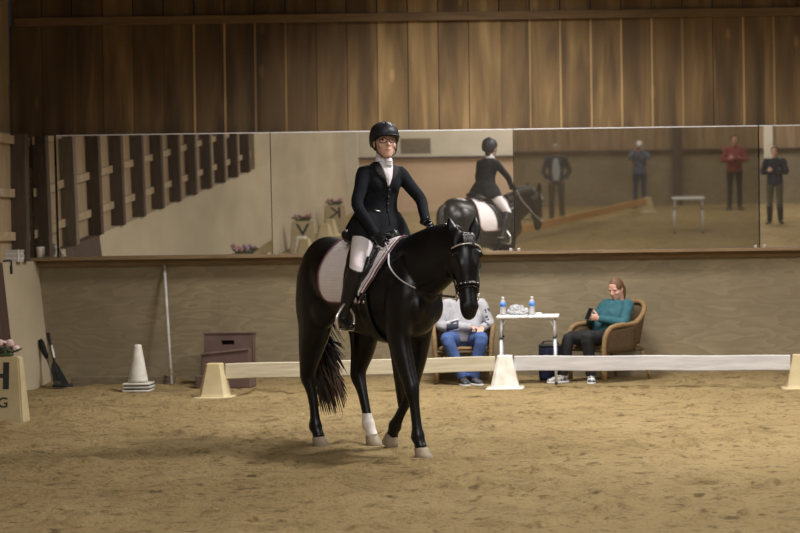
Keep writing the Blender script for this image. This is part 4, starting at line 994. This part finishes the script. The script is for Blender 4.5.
def rail(a, b, label, m, zc=.275, h=.165, group='planks of the low fence'):
    a, b = V(a), V(b); d = b-a; L_ = math.hypot(d.x, d.y)
    bm = B(); n = 12
    rings = []
    for i in range(n+1):
        x = L_*i/n; w = .003*math.sin(i*1.3)
        rings.append([V((x, y+w, z+w)) for y, z in ((-.02,-h/2+.006),(-.014,-h/2),(.014,-h/2),(.02,-h/2+.006),(.02,h/2-.006),(.014,h/2),(-.014,h/2),(-.02,h/2-.006))])
    ring_loft(bm, rings); o = obj('fence_plank', bm, m, smooth=False)
    o.location = (a.x, a.y, zc); o.rotation_euler = (0, 0, math.atan2(d.y, d.x))
    return tag(o, label, 'plank', group)
def flower_ball(bm, c, r, rnd, mi=0):
    for k in range(16):
        a = rnd.uniform(0, 2*PI); e = rnd.uniform(-.3, 1.3); q = .55 if k < 6 else 1
        d = V((math.cos(a)*math.cos(e), math.sin(a)*math.cos(e), math.sin(e)))
        p = V(c) + d*r*.62*q; l = V((0,0,1)).cross(d)
        l = l.normalized() if l.length > .01 else V((1,0,0)); m = Matrix((l, d.cross(l), d)).transposed()
        ellipsoid(bm, p, (r*.48, r*.44, r*.16), m, 10, mi)
def marker(loc, rz, letters, label, petals, flower_label, small=None):
    t = thing('dressage_marker', label, 'arena marker', loc, rz, 'lettered arena markers')
    bm = B(); wb, wt, db, dt, h = .27, .225, .16, .085, .62
    rings = [[V((x*w, y*d, z)) for x, y in ((-1,-1),(1,-1),(1,1),(-1,1))] for z, w, d in ((-.02,wb+.002,db+.002),(h,wt,dt))]
    ring_loft(bm, rings); es = list(bm.edges); bmesh.ops.bevel(bm, geom=es, offset=.014, segments=2, affect='EDGES')
    obj('marker_box', bm, 'marker', t, smooth=False)
    sl = math.atan2(db-dt, h)
    for s in (-1, 1):
        def place(me, x, z):
            y = -(db + (dt-db)*z/h) - .001
            m = Matrix.Rotation(0 if s < 0 else PI, 4, 'Z') @ Matrix.Translation((x, y, z)) @ Matrix.Rotation(PI/2 - sl, 4, 'X')
            me.transform(m); return me
        if not letters: continue
        me = text_mesh(letters, .36, .003); me.transform(Matrix.Diagonal((1.28,1,1,1)))
        obj('letter', place(me, 0, .43), 'ink', t, smooth=False)
        if small: obj('small_letter', place(text_mesh(small, .135, .003), .085, .19), 'ink', t, smooth=False)
    rnd = random.Random(len(label))
    f = thing('flower_bunch', flower_label, 'flowers', V(loc)+V((0,0,h+.008)), rz, 'flower bunches on the arena markers')
    bm = B(); box(bm, (-.15,-.05,-.006), (.15,.05,.028), .01); obj('leafy_base', bm, 'leaf', f)
    for i in range(9):
        x = -.17+.34*((i*5) % 9)/8; y = rnd.uniform(-.05,.05); z = rnd.uniform(.05,.12)
        bm = B(); flower_ball(bm, (x,y,z), rnd.uniform(.045,.06), rnd); obj('blossom', bm, petals[i % len(petals)], f)
    bm = B()
    for i in range(22):
        a = rnd.uniform(0, 2*PI); p = V((rnd.uniform(-.15,.15), rnd.uniform(-.04,.04), .03)); d = V((math.cos(a)*.7, math.sin(a)*.7, rnd.uniform(.1,.7))).normalized()
        ellipsoid(bm, p+d*.05, (.012,.022,.05), d.to_track_quat('Z','X').to_matrix(), 8)
    obj('leaves', bm, 'leaf', f)
    return t

def gear():
    # low arena fence in front of the seated people
    A, Bm, Cc = V((-4.18,20.74,0)), V((-1.08,21.40,0)), V((2.16,20.85,0))
    pylon(A, 'cream fence pylon in front of the brown plastic block', 'pylon_cream')
    pylon(Bm, 'worn white fence pylon between the two planks, below the table', 'pylon_white')
    pylon(Cc, 'cream fence pylon at the far right end of the white plank', 'pylon_cream')
    d = (Bm-A).normalized(); rail(A+d*.112, Bm-d*.112, 'cream wooden fence plank passing behind the horse\'s legs', 'rail_cream')
    d = (Cc-Bm).normalized(); rail(Bm+d*.112, Cc-d*.112, 'white painted fence plank in front of the woman in teal', 'rail_white')
    # lettered marker at the left edge
    marker((-5.735,18.2,0), R(4), 'H', 'cream marker with a black letter H and pink flowers at the left edge', ['petal','petal_pale'], 'dusty pink flowers on top of the H marker', 'G')
    # arena gear on the camera's side, seen in the mirrors
    marker((-5.68,15.0,0), R(180), '', 'cream arena marker by the left wall, only its flowers showing in the mirror', ['petal_mauve','petal'], 'mauve-pink flowers reflected at the bottom of the wall-post mirror')
    marker((-6.2,5.6,0), R(172), 'V', 'cream marker with letter V and pink flowers, reflected in the mirror', ['petal','petal_pale'], 'pink flowers on the reflected V marker')
    marker((-6.2,.7,0), R(168), 'K', 'cream marker with letter K and pink flowers, reflected in the mirror', ['petal','petal'], 'pink flowers on the reflected K marker')
    for (x, y, m, lab) in ((-5.95,7.0,'pylon_cream','cream pylon reflected in the mirror, nearest the bottom edge'),(-6.1,6.45,'pylon_white','white pylon reflected in front of the V marker'),
                           (-6.1,3.1,'pylon_cream','cream pylon reflected between the V and K markers, nearer the V'),(-6.15,1.9,'pylon_cream','cream pylon reflected just left of the K marker'),
                           (-6.0,-3.6,'pylon_cream','cream pylon reflected alone right of the K marker'),(1.22,-2.9,'pylon_cream','pale pylon at the end of the reflected orange plank'),
                           (-2.2,6.6,'pylon_cream','pylon reflected behind the horse, at the near end of the orange plank')):
        pylon((x,y,0), lab, m, 1.15 if x < -5 else 1.0, 0, 'pylons of the fence on the camera side')
    rail((-2.161,6.492,0), (1.181,-2.792,0), 'orange-tan plank of the reflected low fence right of the reflected horse', 'orange_plank', group='planks of the fence on the camera side')
    folding_table((1.95,3.4,0), 'white folding table reflected in the dusty mirror')
    # chairs, table and what stands on it
    wicker_chair((-1.60,22.36,0), R(-88), "tan wicker armchair of the person in blue jeans, behind the horse's head")
    wicker_chair((.075,22.33,0), R(-140), 'tan wicker armchair under the woman in teal')
    T = V((-.835,21.98,0)); folding_table(T, 'white folding table with two water bottles by the back wall', 0)
    z = .79
    bottle(T+V((-.285,-.06,z)), 'water bottle with blue label at the left end of the table')
    bottle(T+V((.045,-.02,z)), 'water bottle with blue label right of the crumpled clear bag')
    r = random.Random(11); bm = B(); ellipsoid(bm, (0,0,.05), (.115,.075,.055), None, 28)
    for v in bm.verts:
        n = V(v.co-V((0,0,.05))).normalized(); v.co += n*r.uniform(-.014,.020); v.co.z = max(v.co.z, .003)
    o = obj('plastic_bag', bm, 'wrap', smooth=False); o.location = T+V((-.12,-.03,z)); tag(o, 'crumpled clear plastic bag lying between the two bottles', 'bag')
    bm = B(); ring_loft(bm, [ell((0,0,q), (1,0,0), (0,1,0), w, w*.8, 18) for q, w in ((.001,.035),(.018,.038),(.026,.034),(.028,.02))])
    o = obj('white_dish', bm, 'whiteplastic'); o.location = T+V((.125,-.11,z)); tag(o, 'small white dish on the table beside the right bottle', 'dish')
    # navy bag under the table's right leg
    t = thing('cool_bag', 'navy bag with a white print standing behind the table leg', 'bag', (-.60,22.46,0))
    bm = B(); box(bm, (-.135,-.09,.005), (.135,.09,.40), .03); obj('main_body', bm, 'navybag', t)
    bm = B(); box(bm, (-.137,-.092,.385), (.137,.092,.425), .015); obj('bag_lid', bm, 'blackplastic', t)
    bm = B(); box(bm, (-.07,-.094,.20), (.07,-.0895,.30), .001); obj('print', bm, 'whiteplastic', t)
    bm = B(); tube(bm, [(-.09,0,.42),(-.07,0,.455),(.07,0,.455),(.09,0,.42)], .010, 8, k=4); obj('handle', bm, 'blackplastic', t)
    # plastic cone
    p = V((-5.23,21.65,0)); t = thing('traffic_cone', 'scuffed white plastic cone standing on stacked square bases', 'cone', p)
    bm = B(); ring_loft(bm, [ell((0,0,q), (1,0,0), (0,1,0), w, w, 24) for q, w in ((.11,.115),(.14,.105),(.50,.045),(.525,.040),(.53,.030))]); obj('cone_body', bm, 'cone', t)
    for i in range(3):
        bm = B(); box(bm, (-.15+.01*(i%2),-.14,.004+.038*i), (.15+.012*(i%2),.14,.026+.038*i), .006); obj('base_plate', bm, 'cone' if i != 1 else 'pole', t)
    bm = B(); box(bm, (-.13,-.13,.02), (.13,.13,.09)); obj('base_core', bm, 'rubber', t)
    # pole leaning on the wall
    a, b = at(171.5, 379, 22.36), V((-5.195, WY-.03, 1.40)); a.z = .02
    bm = B(); tube(bm, [a, b], .017, 10, k=1); t = tag(obj('leaning_pole', bm, 'pole'), 'thin pale pole leaning against the plywood wall', 'pole')
    bm = B(); tube(bm, [a-V((0,0,.02)), a+(b-a)*.13], .020, 10, k=1); obj('pole_tip', bm, 'ashwood', t)
    # brown plastic blocks
    def block(loc, rz, w, h, label, tilt=0):
        t = thing('plastic_block', label, 'jump block', loc, rz, 'brown plastic blocks behind the cream pylon'); t.rotation_euler = (R(tilt), 0, rz)
        bm = B(); d = .20
        # front shell with a hand-hold opening
        hw, hz0, hz1 = .075, h-.135, h-.085
        for lo, hi in (((-w,-d/2,0),(w,d/2,hz0)), ((-w,-d/2,hz1),(w,d/2,h)), ((-w,-d/2,hz0),(-hw,d/2,hz1)), ((hw,-d/2,hz0),(w,d/2,hz1))): box(bm, lo, hi)
        obj('block_body', bm, 'brownplastic', t, smooth=False)
        bm = B(); box(bm, (-w-.012,-d/2-.012,h-.012), (w+.012,d/2+.012,h+.008), .006); obj('rim', bm, 'brownplastic', t, smooth=False)
        bm = B(); box(bm, (-hw-.01,-.01,hz0-.01), (hw+.01,.01,hz1+.01)); obj('hand_hold', bm, 'rubber', t, smooth=False)
        bm = B(); box(bm, (w+.001,-d/2+.03,.02), (w+.02,-d/2+.055,h-.03), .004); obj('rib', bm, 'brownplastic', t, smooth=False)
        return t
    block((-4.335,22.36,0), R(-3), .28, .61, 'tall brown plastic block with a hand-hold against the plywood wall', -3)
    bm = B()
    t = thing('plastic_block', 'lower brown plastic block with a sloping top in front of the tall one', 'jump block', (-4.30,22.06,0), R(-4), 'brown plastic blocks behind the cream pylon')
    v = [bm.verts.new(p) for p in ((-.29,-.12,0),(.27,-.12,0),(.27,.11,0),(-.29,.11,0),(-.28,-.09,.40),(.26,-.09,.455),(.26,.09,.455),(-.28,.09,.40))]
    for q in ((3,2,1,0),(4,5,6,7),(0,1,5,4),(1,2,6,5),(2,3,7,6),(3,0,4,7)): bm.faces.new([v[k] for k in q])
    bmesh.ops.bevel(bm, geom=list(bm.edges), offset=.012, segments=2, affect='EDGES'); obj('block_body', bm, 'brownplastic', t, smooth=False)
    bm = B(); box(bm, (-.335,-.15,.0), (.30,.13,.15), .012); obj('foot', bm, 'brownplastic', t, smooth=False)
    bm = B(); tube(bm, [(-.283,-.096,.385),(.265,-.096,.438)], .012, 8, k=1); obj('rim', bm, 'brownplastic', t, smooth=False)
    # rake and broom leaning in the left corner
    t = thing('rake', 'dark rake with a black handle leaning in the left corner', 'rake', (0,0,0))
    lo, hi = V((-6.30,22.25,.10)), V((-6.52,22.62,.62))
    bm = B(); tube(bm, [lo, lo.lerp(hi, .55), hi], [.013,.013,.024], 10, k=2); obj('handle', bm, 'rubber', t)
    bm = B(); tube(bm, [lo.lerp(hi,.48)+V((.02,-.03,0)), lo.lerp(hi,.74)+V((.02,-.03,0))], .012, 8, k=1); tag(obj('handle_sleeve', bm, 'whiteplastic', t), 'white sleeve on the handle')
    bm = B()
    for i in range(11):
        q = (i-5)/5; tube(bm, [lo.lerp(hi,.42), lo.lerp(hi,.25)+V((.045*q,0,0)), V((lo.x+.05+.085*q, lo.y-.02-.02*abs(q), .035)), V((lo.x+.06+.095*q, lo.y-.06, .004))], .007, 6, k=3)
    obj('tines', bm, 'rubber', t)
    bm = B(); tube(bm, [(lo.x-.06,lo.y-.03,.035),(lo.x+.17,lo.y-.03,.035)], .016, 8, k=1); obj('crossbar', bm, 'rubber', t)
    t = thing('broom', 'worn broom with dark bristles upside down in the left corner', 'broom', (0,0,0))
    a, b = V((-6.36,22.42,.02)), V((-6.53,22.52,.40))
    bm = B(); tube(bm, [a, b], .013, 10, k=1); obj('handle', bm, 'ashwood', t)
    bm = B(); d = (b-a).normalized(); tube(bm, [b-d*.07, b+d*.0, b+d*.12, b+d*.17], [(.022,.018),(.035,.028),(.045,.03),(.03,.02)], 12, k=2); obj('bristles', bm, 'black_cloth', t)
    # things on the ledge in the corner
    o = V((-6.83, 22.2, 1.475))
    t = thing('paper_stack', 'stack of white paper bundles on the kickboard corner at far left', 'papers', (-6.735,22.1,1.4765), R(3))
    for i in range(5):
        bm = B(); box(bm, (-.105+.006*(i%2),-.07,.028*i), (.082+.004*(i%3),.07,.028*i+.026), .003); obj('bundle', bm, 'paper' if i % 2 else 'pole', t, smooth=False)
    bm = B(); box(bm, (.048,-.075,-.001), (.066,-.0705,.143)); obj('band', bm, 'whiteplastic', t, smooth=False)
    p = at(39, 257, 22.75); t = thing('white_cup', 'small white paper cup on the ledge in front of the corner mirror', 'cup', (p.x, WY-.128, 1.515))
    bm = B(); ring_loft(bm, [ell((0,0,q), (1,0,0), (0,1,0), w, w, 20) for q, w in ((.001,.028),(.115,.037),(.120,.038))]); obj('cup_body', bm, 'paper', t)
    bm = B(); tube(bm, [V((.0375*math.cos(a), .0375*math.sin(a), .121)) for a in np.linspace(0, 2*PI, 20)[:-1]], .003, 6, k=1, closed=True); obj('rim', bm, 'whiteplastic', t)
    bm = B(); tube(bm, [(-6.80,21.86,1.487),(-6.74,21.84,1.496),(-6.703,21.84,1.488),(-6.692,21.82,1.45),(-6.690,21.80,1.40)], .009, 8, k=4); tube(bm, [(-6.690,21.80,1.43),(-6.684,21.79,1.345)], .015, 8, k=1)
    tag(obj('dark_cord', bm, 'rubber'), 'short dark cord hanging over the edge beside the papers', 'cord')
    # purple strap at the right edge of the wall, over a shade-coloured sheet
    p = at(803, 322, 22.75); t = thing('wall_strap', 'purple strap over a flat darker sheet on the wall at the right edge', 'bag', (p.x+.03, WY-.004, .62))
    bm = B(); tube(bm, [(-.02,-.03,.36),(.05,-.045,.34),(.20,-.03,.33)], [(.012,.018)]*3, 10, k=3); obj('strap', bm, 'purple', t)
    bm = B(); box(bm, (.0,-.03,-.32), (.26,-.002,.32), .012); obj('main_body', bm, 'timber', t)  # flat sheet standing in for the slightly darker shade by the strap, no bag

def camera_and_light():
    cd = bpy.data.cameras.new('camera'); co = bpy.data.objects.new('camera', cd); C.objects.link(co); S.camera = co
    cd.sensor_width = 36; cd.sensor_fit = 'HORIZONTAL'; cd.lens = F*36/800; cd.shift_x = (400-PX)/800; cd.shift_y = (PY-266.5)/800
    cd.clip_end = 200
    co.location = (0, 0, CAMZ); co.rotation_euler = (Matrix.Rotation(R(90), 4, 'X') @ Matrix.Rotation(-ROLL, 4, 'Z')).to_euler()
    cd.dof.use_dof = True; cd.dof.focus_distance = 15.3; cd.dof.aperture_fstop = 3.2
    def area(name, loc, sx, sy, power, col=(1,.955,.90), spread=180, aim=None):
        l = bpy.data.lights.new(name, 'AREA'); l.shape = 'RECTANGLE'; l.size = sx; l.size_y = sy; l.energy = power; l.color = col; l.spread = R(spread)
        o = bpy.data.objects.new(name, l); C.objects.link(o); o.location = loc
        if aim is not None: o.rotation_euler = (V(aim)-V(loc)).to_track_quat('-Z', 'Y').to_euler()
        return o
    for sz, loc, w, sp in LAMPS: area('hall_lamp', loc, sz[0], sz[1], w, spread=sp)
    w = bpy.data.worlds.new('world'); S.world = w; w.use_nodes = True
    w.node_tree.nodes['Background'].inputs['Color'].default_value = (.05,.05,.05,1); w.node_tree.nodes['Background'].inputs['Strength'].default_value = .2
    S.view_settings.view_transform = 'Standard'; S.view_settings.look = 'None'; S.view_settings.gamma = 1; S.view_settings.use_curve_mapping = False
    S.view_settings.exposure = EXPO
LAMPS = [((1.0,1.0), (1.8,15.4,5.8), 430, 160), ((1.8,1.2), (-1.3,20.0,5.8), 310, 130), ((2,2), (5.5,18,5.8), 230, 150), ((3,3), (-.3,7.4,5.8), 500, 180), ((3,3), (3.5,-2.0,5.8), 300, 180), ((2.5,3), (-2.2,-2.0,5.8), 330, 180), ((2.5,4), (9,10,5.8), 200, 180)]
EXPO = .0
# trodden-level spots: hooves, fence pylons, chairs, table, gear
_r = Matrix.Rotation(HROT, 3, 'Z')
FLAT = []
for k in ((-.50,-.15),(-.16,.15),(.83,-.15),(.06,.13)):
    p = HO + _r @ V((*k, 0)); FLAT.append((p.x, p.y, .09))
FLAT += [(-4.18,20.74,.24),(-1.08,21.4,.24),(2.16,20.85,.24),(-5.735,18.2,.34),(-1.60,22.3,.65),(.02,22.2,.75),(-.835,21.98,.42),(-.66,22.44,.18),(-5.23,21.65,.24),(-4.3,22.2,.45),(-6.28,22.2,.3),(-4.4,22.3,.3),(-1.57,21.9,.3)]
setting(); floor(); mirrors()
horse = make_horse(); tack(horse); rider()
seated_man((-1.60,22.36,0), R(-86)); seated_woman((.07,22.30,0), R(-140))
gear()
stander((-1.02,-.13,0), R(92), 'person in dark jacket over a pale blue shirt, reflected beside the horse', 1.07, 'pockets', 'bluegrey', 'olive', None, 'skin2', 'hair_grey', 'paleblue', None, 'black_cloth')
o = stander((1.05,-4.3,0), R(95), 'person in blue shirt, jeans and white cap taking a photo, reflected in the dusty mirror', 1.0, 'camera', 'plaid', 'darkjeans', None, 'skin2', 'hair_grey', None, 'whiteplastic')
t = thing('photo_camera', 'black camera held up by the person in the white cap, reflected', 'camera', (1.05,-4.3,0), R(95))
bm = B(); box(bm, (.14,-.065,1.55), (.20,.065,1.635), .008); obj('camera_body', bm, 'blackplastic', t)
bm = B(); tube(bm, [(.195,0,1.585),(.30,0,1.58)], [.034,.038], 16, k=1); obj('lens', bm, 'blackplastic', t)
stander((3.44,-3.2,0), R(90), 'person in dull red shirt and dark trousers, arms crossed, reflected in the dusty mirror', 1.1, 'crossed', 'red', 'black_cloth', None, 'skin2', 'hair_dark')
stander((4.05,1.3,0), R(100), 'person in navy jacket, olive breeches and tall black boots reflected at the right edge', 1.04, 'crossed', 'navy', 'olive', 'leather', 'skin2', 'hair_brown')
camera_and_light()
